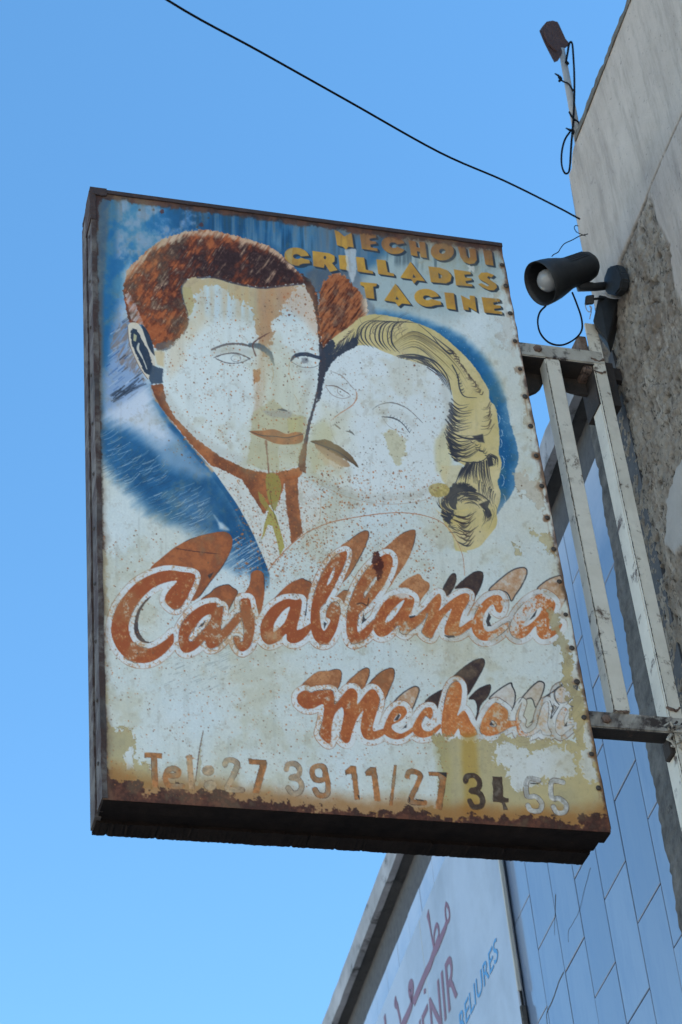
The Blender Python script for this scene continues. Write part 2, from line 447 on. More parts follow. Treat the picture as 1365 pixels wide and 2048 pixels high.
    jac = list(map(tuple, edge)) + [(520, 1170), (440, 1080), (350, 1045), (300, 1020), (240, 960), (196, 905), (190, 846), (230, 852), (290, 880), (330, 890), (350, 880), (318, 820)]
    w, d = P.sd(jac, 40)
    we, de = P.line(edge, .1, 60)
    # soft on the left, knife sharp along the collar edge
    dd = np.full(X.shape, 99., np.float32); dd[we] = -de
    side = np.zeros(X.shape, np.float32)
    right = np.interp(Y, edge[:, 1], edge[:, 0])
    a = sstep(-24, 22, d + 22 * P.n40[w] + 8 * P.n12[w] + 16 * P.wisp[w]) * sstep(.8, -.8, (X - right)[w])
    a = np.where(dd[w] < 20, np.maximum(a, sstep(.8, -.8, (X - right)[w]) * sstep(20, 8, dd[w]) * ((Y[w] > 800) & (Y[w] < 1142))), a)
    P.put(w, a * .97, mix(BD, rgb(48, 104, 148), clamp(.4 + 2 * P.n40[w])), .4)
    P.fill([(300, 785), (320, 830), (372, 900), (420, 950), (400, 960), (330, 930), (290, 880)], rgb(190, 200, 212), .5, 16, 8, 'n40')
    P.fill([(355, 990), (420, 980), (440, 1060), (380, 1080)], rgb(130, 156, 182), .35, 20, 10, 'n40')
    P.fill([(428, 1030), (446, 1048), (458, 1060), (440, 1058)], rgb(206, 214, 220), .8, 4, 3)
    P.fill([(470, 1080), (520, 1080), (530, 1130), (480, 1150), (440, 1130)], rgb(40, 92, 138), .5, 12, 6)
    for k in range(330):                                   # wispy brush hairs in the fade
        x = rs.uniform(198, 400); y = 912 + (x - 198) * .62 + rs.uniform(-44, 40)
        L = rs.uniform(8, 34)
        if rs.rand() < .45: c, al = rgb(200, 206, 206), rs.uniform(.2, .7)
        else: c, al = rgb(46, 66, 86), rs.uniform(.15, .55)
        P.stroke([(x, y), (x + L * .5, y - L * .18), (x + L, y - L * rs.uniform(.35, .75))], rs.uniform(.4, 1.15), c, al, .6)
    for k in range(70):
        x = rs.uniform(445, 505); y = rs.uniform(1090, 1150); L = rs.uniform(10, 34)
        P.stroke([(x, y), (x + L, y - L * .62)], rs.uniform(.5, 1.3), rgb(200, 208, 212), rs.uniform(.3, .8), .7)
    for k in range(90):                                    # grey scuffs below the script
        x = rs.uniform(330, 480); y = rs.uniform(1315, 1400) - (x - 330) * .25; L = rs.uniform(5, 18)
        P.stroke([(x, y), (x + L, y - L * .4)], rs.uniform(.5, 1.4), rgb(112, 120, 120), rs.uniform(.2, .5), .8)
    # ------------------------------------------------ blue halo round the second figure
    halo = [(742, 620), (775, 622), (820, 628), (862, 642), (912, 664), (950, 694), (985, 738), (1010, 792), (1022, 850), (1034, 886), (1037, 918), (1030, 952), (1030, 975), (1012, 1004), (985, 1036), (950, 1020), (940, 800), (860, 690), (760, 650)]
    w, d = P.sd(smooth(halo, True, 4), 26)
    tt = clamp((d + 3) / 30.)
    sharp = sstep(760, 860, Y[w])
    a = sstep(-8, 10, d + 6 * P.n12[w]) * (1 - sharp) + sstep(-1, 1.2, d + 5 * P.n12[w] + 3 * P.n4[w]) * sharp
    hc = mix(rgb(96, 140, 172), rgb(24, 94, 142), clamp(tt * 1.25 + .8 * P.n12[w] + P.n40[w] * .9))
    hc = mix(hc, rgb(126, 146, 160), sstep(985, 1030, Y[w]))
    P.put(w, a, hc, .4)
    n = 260; q = rs.uniform(0, 1, n)
    P.dots(np.interp(q, [0, .3, .6, 1], [800, 930, 1010, 1010]) + rs.normal(0, 14, n), np.interp(q, [0, .3, .6, 1], [640, 700, 830, 980]) + rs.normal(0, 12, n), rs.uniform(.3, .9, n), [rgb(170, 190, 204)] * n, rs.uniform(.2, .8, n))
    # ------------------------------------------------ faint skin areas: white enamel, rust freckled later
    face1 = [(366, 560), (400, 552), (470, 560), (540, 570), (600, 562), (628, 590), (640, 640), (644, 740), (632, 820), (618, 890), (604, 932), (560, 946), (500, 940), (440, 912), (380, 870), (345, 830), (322, 770), (322, 720), (345, 690), (372, 660)]
    P.fill(face1, rgb(200, 208, 208), .9, 1.5, 1.5, sm=True, label=1)
    face2 = [(645, 760), (662, 715), (705, 690), (760, 695), (850, 722), (890, 760), (906, 820), (896, 880), (900, 930), (880, 980), (820, 1004), (740, 1000), (680, 975), (640, 950), (618, 930), (622, 860), (634, 800)]
    P.fill(face2, rgb(202, 210, 213), .92, 1.5, 1.5, sm=True, label=2)
    # shirt, collar and shoulder areas, freckled white
    P.fill([(410, 930), (470, 935), (600, 950), (640, 985), (640, 1040), (560, 1110), (538, 1140), (508, 1070), (474, 1008), (430, 946)], rgb(198, 200, 196), .9, 1.2, 1, label=1)
    # tan/olive under-coat where the enamel has peeled
    TAN = rgb(168, 160, 128)
    def tan(w): return mix(rgb(160, 152, 122), rgb(182, 170, 128), clamp(.5 + 2 * P.n40[w]))
    hb = [(366, 560), (400, 553), (470, 562), (540, 570), (606, 562), (590, 580), (572, 602), (562, 620), (556, 632), (548, 642), (536, 700), (528, 712), (514, 690), (512, 640), (508, 622), (492, 612), (470, 600), (452, 584), (432, 574), (412, 578), (398, 588), (384, 590), (386, 606), (378, 616), (374, 600), (362, 582)]
    P.fill(hb, lambda w: mix(rgb(176, 150, 98), rgb(160, 112, 66), clamp(sstep(500, 530, X[w]) * .8 + P.n12[w] * .8)), .66, 2.2, 9, 'nr', sm=True, closed_n=3, label=1, h=-1)
    P.fill([(505, 575), (548, 575), (545, 660), (534, 760), (520, 850), (508, 850), (512, 700)], rgb(170, 120, 76), .45, 7, 8, 'n12', tex=clamp(.55 + 2.2 * streak))
    P.fill([(380, 562), (600, 572), (560, 640), (400, 640)], rgb(186, 156, 108), .4, 16, 12, 'n40', tex=clamp(.4 + 2.5 * streak))
    P.fill([(366, 575), (382, 575), (388, 606), (384, 630), (372, 640), (366, 610)], rgb(172, 160, 112), .8, 1, 3, 'n4')
    P.fill([(506, 740), (522, 738), (520, 764), (508, 768)], rgb(170, 116, 64), .8, 1, 3, 'n4')
    P.fill([(508, 826), (545, 800), (580, 828), (614, 836), (610, 890), (600, 930), (552, 945), (492, 930), (500, 880), (504, 850)], rgb(176, 172, 142), .75, 2.5, 4, 'n12', label=1)
    P.fill([(575, 838), (606, 834), (604, 866), (578, 868)], rgb(182, 176, 118), .75, 1, 3)
    P.fill([(556, 890), (600, 892), (594, 932), (560, 938)], rgb(196, 202, 196), .8, 1.2, 4)
    P.fill([(622, 850), (648, 838), (668, 870), (652, 930), (630, 940), (618, 900)], rgb(178, 176, 140), .6, 8, 8, 'n40', label=2)
    P.fill([(770, 868), (786, 862), (806, 880), (810, 905), (800, 928), (790, 924), (774, 896)], rgb(180, 172, 134), .62, 2.0, 7, 'nr', sm=True, label=2)
    P.fill([(872, 880), (896, 850), (905, 930), (890, 962), (872, 940)], rgb(192, 182, 132), .6, 6, 6, 'n40', label=2)
    P.fill([(882, 930), (926, 930), (918, 955), (900, 975), (884, 960)], rgb(196, 186, 150), .7, 2, 4, label=2)
    # ------------------------------------------------ first figure's hair: rust bleeding through
    hair = [(262, 648), (251, 612), (247, 575), (256, 540), (275, 520), (300, 497), (330, 478), (372, 464), (410, 461), (450, 466), (500, 480), (545, 497), (580, 525), (604, 552), (618, 572), (602, 567), (560, 571), (520, 574), (470, 567), (430, 556), (398, 555), (376, 559), (362, 578), (368, 605), (377, 640), (370, 662), (350, 684), (328, 699), (308, 694), (298, 670), (283, 650)]
    def hairc(w):
        x, y = X[w], Y[w]
        G = lambda cx, cy, r, q=1.: np.exp(-(((x - cx) / r) ** 2 + ((y - cy) / (r * q)) ** 2))
        dark = .48 + .75 * G(545, 540, 75, .6) + .55 * G(430, 525, 70, .6) + .35 * G(340, 600, 30) - .55 * G(310, 625, 50, 1.2) - .5 * G(450, 485, 60, .35) - .35 * G(545, 505, 26, .6) - .2 * G(300, 540, 40)
        t = clamp(dark + P.n40[w] * 1.5 + hairn[w] * 1.3 + P.n12[w] * 1.8)
        c = mix(rgb(164, 98, 60), rgb(100, 56, 40), clamp(t * 2 + .12))
        c = mix(c, rgb(58, 38, 38), clamp(t * 2 - 1))
        c = mix(c, rgb(196, 150, 112), sstep(.16, .34, hairn[w] + P.n4[w] * .5 - dark * .14 - .04) * .6)
        pale = clamp((sstep(14, 0, (y - np.interp(x, [250, 300, 372, 450, 545, 604], [560, 500, 466, 468, 500, 552]))) * .9 + hairn[w] * 1.6 + P.n12[w]) * 1.2 - .2)
        c = mix(c, rgb(186, 158, 136), pale)
        return c + P.n4[w][..., None] * .10
    P.fill(hair, hairc, 1, 1.2, 3.5, 'n4', sm=True, rough=.85, label=1, h=.6)
    P.stroke([(395, 556), (430, 556), (470, 567), (520, 575), (560, 572), (605, 567)], 3.2, rgb(62, 56, 66), .8, 1, 1)
    P.stroke([(374, 560), (363, 578), (368, 605), (377, 640), (368, 668)], 3, rgb(72, 66, 72), .6, 1.2, 1.2)
    P.fill([(250, 590), (258, 585), (280, 630), (290, 655), (275, 648), (262, 640)], rgb(186, 180, 184), .75, 1.5, 3, 'n4', tex=clamp(.7 + 2.5 * hairn))
    P.fill([(328, 478), (372, 462), (386, 466), (370, 482), (340, 488)], rgb(182, 166, 148), .8, 3, 5, 'n4', tex=clamp(.6 + 2.5 * hairn))
    P.fill([(312, 690), (340, 680), (352, 686), (335, 702), (312, 702)], rgb(88, 92, 100), .75, 1.5, 4, 'n4')
    P.fill([(604, 548), (622, 560), (636, 590), (642, 640), (646, 700), (640, 690), (634, 640), (626, 600), (612, 575)], lambda w: mix(rgb(86, 54, 44), rgb(60, 48, 46), clamp(.5 + 2 * P.n12[w])), .95, 1.2, 2.5, 'n4', rough=.85, label=1)
    fuzz = [(640, 585), (652, 560), (672, 548), (690, 552), (708, 572), (724, 586), (736, 610), (734, 632), (712, 648), (690, 662), (668, 676), (652, 692), (644, 690), (638, 640)]
    def fuzzc(w):
        t = clamp(.35 + hairn[w] * 2.4 + P.n12[w] * 1.4 + P.n40[w])
        c = mix(rgb(172, 112, 74), rgb(84, 46, 34), clamp(t + .15))
        edge = clamp(sstep(560, 540, Y[w] - (X[w] - 690) * .5) + sstep(715, 738, X[w]) + P.n12[w])
        return mix(c, rgb(196, 184, 168), edge) + P.n4[w][..., None] * .12
    P.fill([(610, 545), (650, 535), (700, 545), (690, 560), (660, 556), (640, 590), (626, 570)], rgb(84, 90, 98), .8, 5, 6, 'n12')
    P.fill([(690, 550), (715, 545), (730, 575), (760, 640), (738, 640), (722, 590)], rgb(112, 122, 130), .7, 5, 6, 'n12')
    P.fill(fuzz, fuzzc, 1, 1.5, 5, 'n4', sm=True, rough=.9, label=1, h=.6)
    # ear
    ear = [(256, 655), (264, 646), (278, 650), (292, 672), (304, 700), (312, 735), (306, 758), (294, 756), (278, 732), (262, 696)]
    P.fill(ear, rgb(194, 188, 174), 1, .8, .6, 'n4', sm=True, label=1)
    P.stroke([(256, 655), (260, 690), (278, 732), (296, 758)], 1.2, rgb(110, 84, 68), .8)
    P.fill([(262, 662), (272, 660), (284, 680), (298, 705), (305, 730), (302, 748), (290, 744), (276, 716), (264, 688)], rgb(40, 48, 62), .95, .8, 2, 'n4', sm=True)
    P.fill([(283, 650), (296, 664), (306, 690), (310, 712), (300, 700), (288, 668)], rgb(44, 50, 62), .95, 1, 1, sm=True)
    P.fill([(268, 668), (274, 672), (272, 684), (267, 682)], rgb(180, 178, 140), .9, .8)
    P.stroke([(278, 688), (276, 698), (282, 710), (288, 722), (294, 738)], [3, 5, 3.5, 2, 2], rgb(196, 194, 182), .9, .8, .6)
    P.fill([(306, 700), (330, 705), (328, 735), (314, 730)], rgb(192, 174, 136), .8, 4, 3)
    P.fill([(304, 730), (326, 738), (326, 766), (304, 768), (298, 758)], rgb(60, 72, 88), .9, 1.2, 2, 'n4')
    # neck band in rust, collar strips, necktie
    def rust(w):
        t = clamp(.45 + 2.2 * P.n40[w] + 1.2 * P.n12[w] + .6 * P.n4[w])
        return mix(rgb(166, 106, 66), rgb(112, 66, 44), t)
    P.fill([(302, 770), (326, 768), (334, 806), (352, 838), (392, 878), (440, 914), (490, 938), (540, 948), (600, 934), (606, 946), (596, 956), (570, 962), (560, 1000), (540, 1010), (528, 1028), (510, 1000), (484, 960), (440, 938), (424, 934), (380, 888), (340, 838), (312, 800)], rust, .95, 1, 2, 'n4', rough=.85, label=1)
    P.fill([(302, 775), (312, 800), (340, 842), (385, 894), (430, 944), (424, 946), (378, 888), (335, 832), (306, 790)], rgb(188, 160, 130), .8, 2, 2)
    P.fill([(570, 956), (596, 950), (598, 1005), (606, 1066), (584, 1086), (574, 1020)], rust, .92, 1.2, 2, 'n4', rough=.85, label=1)
    P.fill([(534, 948), (556, 950), (563, 976), (552, 1018), (544, 1016), (534, 985)], rgb(150, 142, 82), .92, .8, 1, sm=True, label=1)
    P.fill([(516, 982), (526, 990), (542, 1020), (534, 1022), (520, 1002)], rgb(150, 140, 80), .9, .8, 1, label=1)
    P.fill([(540, 1014), (552, 1030), (562, 1062), (570, 1094), (560, 1112), (554, 1080), (545, 1052), (536, 1050), (530, 1068), (524, 1078), (530, 1045)], rgb(162, 152, 78), .92, .8, 1, label=1)
    P.stroke([(540, 985), (546, 1018), (556, 1050)], 1.2, rgb(70, 66, 44), .7)
    # ------------------------------------------------ second figure's hair: cream with pen-like strands
    CREAM = rgb(200, 184, 128)
    hair2 = [(646, 716), (652, 694), (668, 674), (700, 652), (722, 634), (750, 628), (795, 634), (836, 646), (872, 662), (905, 688), (934, 716), (955, 742), (966, 760), (978, 780), (980, 800), (992, 815), (997, 845), (1000, 880), (998, 905), (1004, 925), (1000, 950), (996, 965), (1002, 985), (1000, 1004), (994, 1024), (994, 1050), (976, 1074), (960, 1092), (938, 1100), (916, 1098), (908, 1074), (892, 1052), (884, 1030), (884, 1004), (892, 988), (908, 972), (922, 952), (930, 932), (912, 920), (898, 902), (894, 880), (896, 862), (904, 838), (908, 812), (905, 785), (896, 762), (880, 744), (856, 732), (826, 722), (795, 712), (764, 700), (744, 690), (712, 690), (690, 700), (668, 718), (650, 745), (640, 770), (640, 740)]
    def creamc(w):
        t = clamp(.4 + 1.5 * P.n40[w] + sstep(900, 980, X[w]) * .2)
        return mix(rgb(184, 170, 116), rgb(204, 194, 158), t) + P.n4[w][..., None] * .03
    P.fill([(884, 1012), (905, 1060), (912, 1100), (935, 1104), (925, 1080), (900, 1040)], rgb(190, 174, 100), .7, 2, 2)
    P.fill(hair2, creamc, 1, .9, 1, 'n4', sm=True, rough=.42, label=2)
    INK = rgb(52, 52, 60); BRN = rgb(72, 58, 50)
    P.fill([(640, 716), (650, 692), (664, 676), (672, 690), (664, 708), (690, 690), (712, 672), (716, 690), (692, 702), (668, 722), (650, 752), (643, 790), (634, 806), (636, 776)], INK, .95, 1, 3, 'n4', sm=True, closed_n=3, label=2)
    def strands(a0, a1, b0, b1, n, bend, wmax=2.0, c=INK, al=.85, jit=2.0, part=1.0):
        a0, a1, b0, b1 = map(np.array, (a0, a1, b0, b1))
        for k in range(n):
            t = (k + rs.uniform(-.3, .3)) / max(n - 1, 1)
            p = a0 + (a1 - a0) * t + rs.normal(0, jit, 2); q = b0 + (b1 - b0) * t + rs.normal(0, jit, 2)
            q = p + (q - p) * (1 - part * rs.uniform(0, .45))
            nrm = np.array([-(q - p)[1], (q - p)[0]])
            m = (p + q) / 2 + nrm * bend * rs.uniform(.75, 1.25)
            P.stroke([p, m, q], [wmax * rs.uniform(.6, 1.2), wmax * .7, .25], c, al * rs.uniform(.6, 1), .55)
    strands((662, 708), (712, 680), (680, 680), (724, 650), 26, .06, 2.6, jit=1.0)
    strands((672, 690), (700, 662), (690, 676), (716, 650), 10, .1, 1.6, BRN, jit=1.0)
    for k in range(9):                                   # swept-up front wave
        x = 724 + k * 8.5 + rs.normal(0, 1); w0 = rs.uniform(1.6, 3.8)
        P.stroke([(x + 8, 691 + k * 1.6), (x - 7, 674 + k * 1.2), (x - 6, 656), (x + 8, 643), (x + 26 + 2 * k, 639 + k * .8)], [.4, w0, w0, w0 * .6, .3], INK, .9, .6)
    for k in range(26):
        x = 722 + rs.uniform(0, 85); y = rs.uniform(645, 690); L = rs.uniform(.4, 1)
        P.stroke([(x, y), (x - 4 * L, y - 12 * L), (x + 6 * L, y - 22 * L), (x + 18 * L, y - 27 * L)], [.3, rs.uniform(.6, 1.4), .3], BRN, rs.uniform(.4, .8), .5)
    for k in range(34):                                  # long sweeps over the crown
        o = rs.uniform(0, 1); a = rs.uniform(0, .55); q0 = np.array([(775, 690), (825, 655), (880, 682), (920, 722), (945, 765)], float) + np.array([(20, 14), (8, 40), (-12, 40), (-22, 30), (-18, 22)]) * o
        q = smooth(q0, False, 5); m = len(q); i0 = int(a * m); i1 = min(m, i0 + rs.randint(6, 13))
        P.stroke([tuple(z) for z in q[i0:i1]], [.3, rs.uniform(.6, 1.8), .3], INK if rs.rand() < .4 else rgb(110, 96, 62), rs.uniform(.35, .8), .5, sm=False)
    strands((800, 712), (820, 716), (880, 735), (898, 760), 16, -.18, 2.0)
    strands((820, 714), (880, 742), (900, 768), (904, 790), 14, -.10, 1.5, part=.4)
    P.stroke([(795, 711), (830, 708), (870, 722), (895, 752), (904, 788)], [2, 3.2, 3, 2, 1], INK, .9)
    P.stroke([(838, 648), (862, 668), (880, 690), (898, 706), (906, 704), (896, 694), (868, 672)], [.8, 1.4, 2, 4, 3, 2, .8], INK, .85)
    strands((898, 700), (965, 782), (908, 712), (952, 790), 24, -.5, 3.0, BRN, jit=1.2)
    P.stroke([(905, 730), (916, 752), (920, 776), (930, 792), (954, 795)], [2.5, 2.5, 3, 2, .8], INK, .85)
    strands((912, 748), (926, 785), (920, 745), (932, 782), 10, .2, 2, INK, jit=.8)
    strands((904, 800), (896, 850), (958, 812), (945, 872), 18, .22, 2.6)
    strands((902, 806), (894, 866), (926, 830), (920, 880), 24, .15, 2.8)
    strands((978, 802), (984, 850), (962, 816), (955, 870), 14, -.25, 1.8, BRN)
    strands((894, 862), (902, 910), (965, 880), (962, 900), 20, .22, 2.8)
    strands((893, 868), (908, 918), (920, 890), (930, 922), 26, .20, 2.8)
    P.stroke([(900, 862), (922, 874), (946, 878), (966, 876)], [1.5, 3, 4, 1], INK, .9)
    P.fill([(944, 872), (966, 868), (970, 886), (958, 884)], INK, .85, 2, 2)
    strands((945, 885), (975, 912), (955, 882), (984, 905), 9, .4, 2.6, INK)
    P.stroke([(905, 915), (935, 924), (964, 922), (980, 908)], [1, 2, 2, 1], INK, .9)
    strands((932, 926), (976, 922), (918, 968), (990, 985), 26, .05, 3.0, jit=1.2)
    strands((926, 936), (950, 926), (906, 972), (938, 975), 16, .05, 3.4, jit=1.2)
    P.fill([(974, 916), (984, 912), (988, 930), (978, 934)], INK, .9, 1.5, 2)
    strands((976, 914), (984, 908), (992, 942), (1000, 938), 8, -.3, 2.2)
    strands((958, 960), (992, 985), (962, 1000), (990, 1010), 12, .06, 2.2)
    P.fill([(890, 990), (906, 968), (930, 964), (950, 976), (962, 1000), (950, 1000), (920, 990), (912, 1020), (900, 1050), (884, 1034), (883, 1008)], rgb(50, 50, 58), .9, 2, 5, 'n4')
    for r in range(46):
        rr = 6 + 32 * (r / 46.) ** .8; a0 = rs.uniform(2.4, 5.2); cx, cy = 927 + rs.normal(0, 1.5), 1013 + rs.normal(0, 1.5)
        th = np.linspace(a0, a0 + rs.uniform(.5, 1.5), 6)
        P.stroke([(cx + (rr + 3 * k) * np.cos(t) * 1.08, cy + (rr + 2 * k) * np.sin(t) * .86) for k, t in enumerate(th)], [.4, rs.uniform(1.2, 2.8), .3], INK if r % 4 else CREAM, .85, .6)
    P.stroke([(918, 1004), (914, 1012), (922, 1022), (936, 1018)], 2.2, CREAM, .9)
    strands((888, 1035), (905, 1062), (905, 1040), (925, 1060), 10, .1, 2.6)
    for k in range(20):
        y = 1030 + k * 3.1 + rs.normal(0, 1.6); hw = (34 - k * .95) * rs.uniform(.45, 1); cx = 930 + rs.normal(0, 5)
        P.stroke([(cx - hw, y - 5), (cx - hw * .3, y + 2), (cx + hw * .35, y + 2), (cx + hw, y - 8)], [.4, rs.uniform(1.2, 4.2), rs.uniform(1, 3.4), .4], BRN if rs.rand() < .6 else INK, rs.uniform(.6, .95), .6)
    P.fill([(958, 1008), (972, 1002), (980, 1000), (976, 1014), (984, 1030), (976, 1036), (970, 1020)], INK, .9, 1.2, 2)
    strands((968, 1018), (980, 1030), (960, 1060), (974, 1052), 6, -.15, 2.2)
    strands((984, 1018), (990, 1012), (976, 1064), (988, 1050), 4, -.15, 1.0, al=.6)
    for (x, y, r) in ((996, 838, 9), (1002, 866, 7), (1000, 886, 9), (1002, 925, 14), (1003, 960, 12), (1005, 1000, 13)):
        th = np.linspace(-1.3, 1.4, 6)
        P.stroke([(x + r * .5 * np.cos(t), y + r * np.sin(t)) for t in th], .9, rgb(200, 214, 222), .85, .5)
    P.fill([(858, 974), (872, 966), (890, 968), (900, 978), (894, 990), (876, 994), (862, 988)], lambda w: mix(rgb(188, 172, 110), rgb(160, 144, 84), clamp(.5 + 3 * P.n4[w])), .95, 1, 1.5, 'n4', sm=True, label=2)
    # ------------------------------------------------ simple, generic facial features
    P.stroke([(642, 690), (646, 720), (644, 745), (636, 780), (628, 815), (618, 850), (611, 890), (604, 930)], [8, 12, 11, 5, 5, 6, 8, 14], rgb(66, 58, 60), .9, 1, 1.5)
    P.fill([(606, 890), (616, 880), (612, 920), (612, 946), (600, 940), (598, 915)], rgb(104, 66, 50), .9, 1, 2, 'n4', rough=.85)
    LN = rgb(132, 96, 72)
    for pts, wd in (([(424, 700), (446, 691), (474, 688), (500, 692)], 3.2), ([(428, 716), (448, 709), (474, 708), (500, 718)], 1.6), ([(432, 718), (456, 727), (482, 726), (500, 718)], 1.3)):
        P.stroke(pts, wd * 1.3, rgb(86, 76, 72), .78, .9, 1.0)
    P.stroke([(462, 717), (468, 711), (478, 711), (482, 718), (476, 724), (466, 723), (462, 717)], 1.2, rgb(112, 112, 116), .7)
    P.stroke([(500, 690), (522, 694), (540, 708), (548, 730)], [8, 12, 10, 1.5], rgb(74, 86, 94), .85, 1.5, 2)
    P.stroke([(582, 722), (592, 711), (612, 708), (640, 716)], [3, 8, 8, 7], rgb(48, 52, 64), .92, 1, 1)
    P.stroke([(584, 724), (602, 734), (626, 735), (642, 728)], 1.3, rgb(92, 88, 88), .7)
    P.fill([(604, 717), (613, 715), (618, 721), (613, 727), (605, 726)], rgb(104, 102, 104), .6, 1.8, 2, 'n4', sm=True)
    P.fill([(612, 717), (615, 717), (615, 721), (611, 721)], rgb(60, 60, 66), .7, 1.2)
    P.stroke([(580, 724), (578, 742), (582, 760)], 1.1, rgb(176, 140, 96), .7)
    P.stroke([(545, 735), (547, 752), (543, 766)], 1.4, rgb(182, 136, 88), .7)
    P.stroke([(588, 790), (597, 806), (601, 824)], 1.0, rgb(170, 140, 100), .7)
    P.fill([(528, 822), (545, 824), (566, 820), (582, 826), (578, 836), (556, 836), (536, 832)], rgb(146, 146, 154), .8, 3, 3, sm=True)
    P.stroke([(556, 820), (566, 821), (574, 823)], [2, 4.5, 2], rgb(44, 48, 60), .85)
    P.fill([(500, 864), (524, 862), (548, 860), (572, 868), (590, 864), (606, 868), (604, 884), (584, 889), (554, 889), (532, 880), (516, 874)], lambda w: mix(rgb(168, 98, 56), rgb(136, 78, 48), clamp(.5 + 3 * P.n12[w])), .92, .8, 1, sm=True, rough=.8)
    P.stroke([(498, 863), (524, 872), (552, 874), (574, 876), (606, 868)], [1, 2.4, 1.8, 2, 1.6], rgb(60, 50, 50), .9)
    P.stroke([(532, 884), (535, 915), (538, 946)], [6, 2.5, 3], rgb(120, 70, 48), .8, 1.2, 1)
    P.stroke([(540, 664), (520, 676), (506, 690), (512, 712)], [1, 2.6, 3, 3], rgb(92, 52, 40), .85, .8, .8)
    SH = rgb(160, 156, 142)
    for pts, wd, al in (([(430, 704), (465, 700), (505, 706)], 14, .35), ([(540, 715), (552, 770), (540, 815)], 12, .28), ([(600, 740), (622, 742)], 14, .25), ([(330, 790), (370, 850), (430, 898), (490, 925)], 18, .3), ([(470, 760), (500, 800)], 10, .15), ([(600, 860), (608, 800), (622, 760)], 14, .3), ([(545, 900), (575, 902)], 12, .3)):
        P.stroke(pts, wd, SH, al, 7)
    for pts, wd, al in (([(655, 765), (690, 772)], 12, .25), ([(765, 826), (800, 828), (826, 850)], 12, .25), ([(700, 800), (690, 830), (670, 850)], 9, .25), ([(640, 960), (720, 992), (820, 992), (876, 970)], 16, .3), ([(890, 780), (898, 830), (884, 890)], 16, .3), ([(660, 940), (700, 945)], 10, .25)):
        P.stroke(pts, wd, SH, al, 7)
    for pts in ([(430, 716), (452, 708), (476, 707), (500, 717)], [(652, 772), (672, 773), (698, 788)]):
        P.stroke(pts, [.6, 2.0, 1.2], rgb(96, 84, 76), .75, .6, .6)
    # second face
    P.stroke([(652, 772), (672, 774), (696, 788), (700, 794), (684, 798), (664, 790), (652, 774)], 1.2, rgb(138, 118, 106), .75)
    P.stroke([(676, 778), (676, 786), (686, 794)], 1.6, rgb(146, 124, 110), .6)
    P.stroke([(660, 742), (684, 752), (704, 774), (712, 782)], [1, 2.4, 2, 1], rgb(140, 128, 116), .65, 1, .8)
    P.stroke([(712, 782), (714, 796), (704, 812), (680, 828), (662, 842)], [1.2, 2.2, 2, 2, 1], rgb(178, 122, 88), .85, .8, .6)
    P.stroke([(660, 845), (664, 866), (674, 888)], 1.0, rgb(160, 150, 140), .6)
    P.stroke([(670, 850), (680, 858)], 3, rgb(112, 108, 100), .8)
    P.stroke([(692, 863), (702, 865), (709, 871)], [1, 4, 1], rgb(92, 90, 84), .85)
    P.stroke([(745, 820), (760, 810), (786, 806), (816, 818), (846, 846)], [1.2, 1.2, 2.4, 1.6, 1.2], rgb(110, 104, 98), .75, .7, .5)
    P.stroke([(764, 834), (786, 836), (804, 846), (820, 866)], [1, 3, 2, 1.2], rgb(74, 74, 76), .85, .6, .5)
    P.stroke([(764, 834), (778, 852), (796, 862), (812, 868)], .9, rgb(140, 130, 116), .6)
    for k in range(9):
        x, y = np.interp(k, [0, 4, 8], [780, 804, 820]), np.interp(k, [0, 4, 8], [834, 846, 864])
        P.stroke([(x, y), (x + 3, y - 4)], .9, rgb(84, 84, 84), .8)
    P.fill([(622, 883), (640, 880), (655, 880), (674, 890), (696, 905), (708, 918), (717, 935), (700, 924), (672, 910), (648, 896)], rgb(104, 80, 48), .94, 1.0, 1.5, 'n4', sm=True, label=2)
    P.fill([(630, 888), (652, 896), (676, 910), (700, 928), (690, 934), (664, 922), (640, 904)], rgb(150, 112, 74), .75, 1.6, 2.5, 'n4', sm=True)
    P.stroke([(622, 883), (650, 893), (680, 906), (717, 935)], [1, 2.4, 2.4, 1], rgb(70, 62, 56), .9)
    P.fill([(640, 905), (660, 914), (690, 930), (680, 940), (650, 930), (638, 915)], rgb(196, 166, 132), .5, 4, 6, 'n12')
    P.stroke([(600, 950), (640, 968), (700, 995), (770, 1008), (840, 1002), (872, 988)], 1.1, rgb(168, 140, 116), .6, .6)
    P.stroke([(643, 985), (642, 1015), (640, 1045)], 1.2, rgb(178, 140, 104), .6)
    # shoulder contour
    sh = [(536, 1142), (560, 1112), (600, 1074), (645, 1050), (700, 1036), (770, 1026), (830, 1027), (880, 1042), (908, 1070), (926, 1110), (930, 1150)]
    P.stroke(sh, [2, 2, 1.4, 1], rgb(168, 112, 74), .85, .6, .5)
    # ------------------------------------------------ script lettering (two words)
    C1, C2, C3, C4 = crop(200, 1040, 5.46), crop(430, 1040, 5.46), crop(660, 1040, 5.46), crop(900, 1100, 4.875)
    C0 = crop(140, 840, 2.73); M1, M2 = crop(580, 1300, 4.266), crop(880, 1300, 4.266)
    RUSTY, PALEB, DARKB, GREYB = 0, 1, 2, 3
